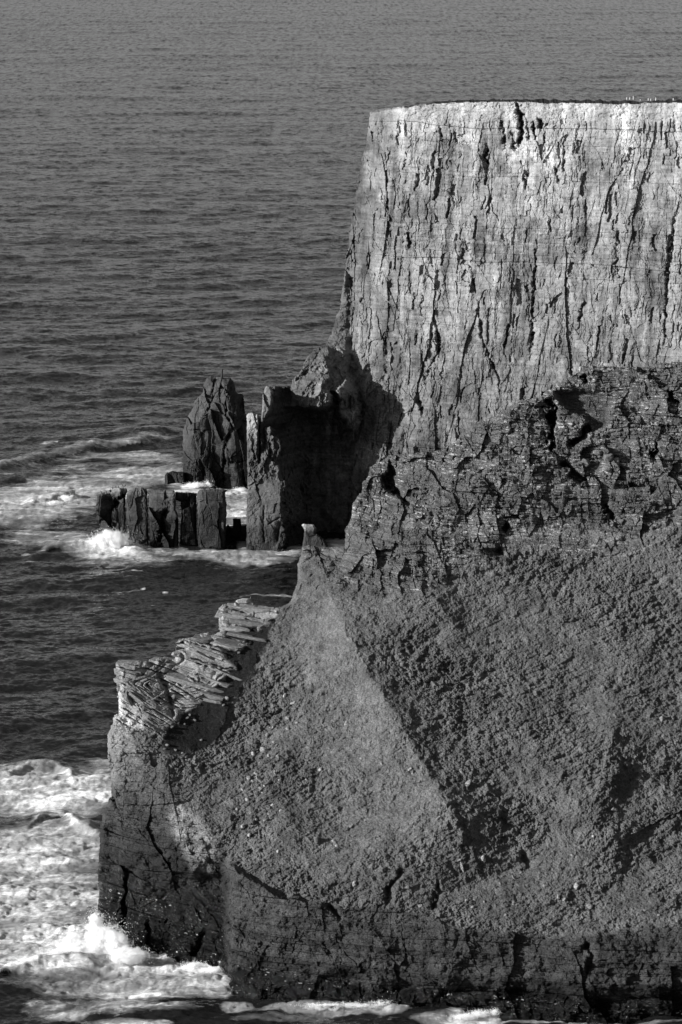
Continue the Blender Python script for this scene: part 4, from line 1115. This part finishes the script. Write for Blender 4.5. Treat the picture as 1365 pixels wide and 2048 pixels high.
def spray(name, blobs, n, size, seed, label):
    r = np.random.RandomState(seed)
    wts = np.array([b[2]*b[3] for b in blobs], float); wts /= wts.sum()
    k = r.choice(len(blobs), n, p=wts)
    B = np.array(blobs, float)[k]
    th = r.uniform(0, 2*np.pi, n); rad = np.abs(r.normal(0, 0.5, n))
    px = B[:, 0]+np.cos(th)*rad*B[:, 2]; py = B[:, 1]+np.sin(th)*rad*B[:, 3]
    Y = B[:, 4]+r.normal(0, 1, n)*B[:, 2]*0.03
    x, y, z = world(px, py, Y)
    nz = fbm(x*0.6, y*0.6, z*0.6, 3, seed)
    keep = (nz > -0.05-0.35*r.uniform(0, 1, n)) & (z > -0.5)
    P = np.stack([x, y, z], 1)[keep]
    m = len(P)
    s = size*r.uniform(0.3, 1.0, m)**2
    T = np.array([[1, 1, 1], [1, -1, -1], [-1, 1, -1], [-1, -1, 1]], float)
    q = r.normal(size=(m, 3, 3)); q, _ = np.linalg.qr(q)
    V = (P[:, None]+np.einsum('ij,mjk->mik', T, q)*s[:, None, None]).reshape(-1, 3)
    f = np.array([[0, 1, 2], [0, 2, 3], [0, 3, 1], [1, 3, 2]])
    F = (np.arange(m)[:, None, None]*4+f).reshape(-1, 3)
    o = quads_mesh(name, V, F, M_SPRAY)
    tag(o, label, kind='stuff')
    for (bx, by, rx, ry, by_) in blobs:
        bm = bmesh.new()
        bmesh.ops.create_icosphere(bm, subdivisions=3, radius=1.25)
        me = bpy.data.meshes.new('mist'); bm.to_mesh(me); bm.free(); me.materials.append(M_MIST)
        mo = bpy.data.objects.new('mist', me)
        mo.location = world(bx, by, by_)
        k_ = by_/FPX
        mo.scale = (rx*k_*1.15, rx*k_*0.7, ry*k_*1.15)
        C.objects.link(mo); mo.parent = o
        mo['kind'] = 'stuff'
spray('spray', [(160, 1897, 56, 30, 676), (200, 1882, 40, 44, 674), (234, 1890, 30, 38, 672), (130, 1915, 66, 20, 674), (262, 1910, 46, 18, 668), (192, 1850, 18, 34, 682)], 70000, 0.055, 1, 'burst of white spray against the left corner of the near sea wall')
spray('spray', [(340, 1918, 30, 8, 674), (390, 1930, 35, 8, 668), (430, 1940, 25, 6, 664), (290, 1918, 20, 7, 676)], 16000, 0.05, 2, 'low line of white surf along the recessed near wall')
spray('spray', [(785, 1996, 14, 16, 644), (765, 2008, 30, 10, 643), (720, 2012, 50, 7, 642), (800, 2010, 12, 14, 643), (650, 2010, 60, 5, 643)], 26000, 0.05, 3, 'burst of spray at the foot of the near sea wall in the middle')
spray('spray', [(960, 2028, 24, 9, 637), (990, 2026, 12, 8, 637), (930, 2034, 30, 6, 636)], 12000, 0.05, 4, 'small surf hump at the wall foot right of centre')
spray('spray', [(222, 1082, 42, 22, 1122), (250, 1090, 34, 12, 1127), (195, 1095, 40, 10, 1126), (275, 1096, 22, 8, 1125)], 36000, 0.08, 5, 'burst of spray against the leftmost rock pillars')
spray('spray', [(135, 996, 16, 7, 1190), (110, 1006, 20, 5, 1185)], 6000, 0.08, 6, 'breaking crest of a small wave left of the pillars')
spray('spray', [(395, 970, 24, 6, 1236), (375, 974, 14, 5, 1236), (480, 980, 16, 6, 1232), (420, 968, 10, 10, 1236)], 8000, 0.08, 7, 'white surf round the foot of the tall stack')

# ------------------------------------------------------------------ birds and posts
M_BIRD, n_, b_ = new_mat('dark_feathers'); b_.inputs['Base Color'].default_value = (0.03, 0.03, 0.03, 1); b_.inputs['Roughness'].default_value = 0.9
M_POST, n_, b_ = new_mat('white_painted_wood'); b_.inputs['Base Color'].default_value = (0.75, 0.75, 0.75, 1); b_.inputs['Roughness'].default_value = 0.8
def lathe(profile, seg=8):
    bm = bmesh.new(); rings = []
    for (x, z, r) in profile:
        rings.append([bm.verts.new((x+r*0.8*math.cos(a), r*math.sin(a)*0.8, z+r*0.3*math.cos(a))) for a in [2*math.pi*i/seg for i in range(seg)]])
    for a, b in zip(rings[:-1], rings[1:]):
        for i in range(seg): bm.faces.new((a[i], a[(i+1) % seg], b[(i+1) % seg], b[i]))
    bm.faces.new(rings[0][::-1]); bm.faces.new(rings[-1])
    return bm
bm = lathe([(-0.35, 0.10, 0.03), (-0.2, 0.22, 0.10), (0.0, 0.38, 0.16), (0.1, 0.55, 0.13), (0.13, 0.72, 0.06), (0.15, 0.82, 0.075), (0.2, 0.87, 0.06), (0.34, 0.88, 0.012)])
me = bpy.data.meshes.new('seabird'); bm.to_mesh(me); bm.free(); me.materials.append(M_BIRD)
for (x, y) in [(203, 987), (233, 978), (238, 977), (246, 974), (251, 974), (226, 979)]:
    o = bpy.data.objects.new('seabird', me); o.location = world(x, y+1, 1133.5); o.scale = (1.3,)*3
    o.rotation_euler = (0, 0, rnd.uniform(0, 6)); C.objects.link(o)
    tag(o, 'dark seabird standing on the pale top of the leftmost rock pillar', 'bird', 'birds on the leftmost pillar')
bm = bmesh.new()
bmesh.ops.create_cone(bm, cap_ends=True, segments=8, radius1=0.10, radius2=0.08, depth=1.5, matrix=mathutils.Matrix.Translation((0, 0, 0.75)))
bmesh.ops.create_cone(bm, cap_ends=True, segments=8, radius1=0.11, radius2=0.02, depth=0.15, matrix=mathutils.Matrix.Translation((0, 0, 1.58)))
me = bpy.data.meshes.new('marker_post'); bm.to_mesh(me); bm.free(); me.materials.append(M_POST)
for (x, y, s) in [(1254, 196, 0.8), (1260, 196, 0.8), (1267, 196, 1.3), (1281, 198, 0.5), (1297, 198, 0.8), (1302, 198, 0.7), (1312, 198, 1.1), (1347, 198, 0.9)]:
    Y = field_at('far', x, 203)
    o = bpy.data.objects.new('marker_post', me); o.location = world(x, y+3, Y+4); o.scale = (1, 1, s*0.5); C.objects.link(o)
    tag(o, 'small white post on the grassy brink of the far headland', 'post', 'white posts on the far clifftop')
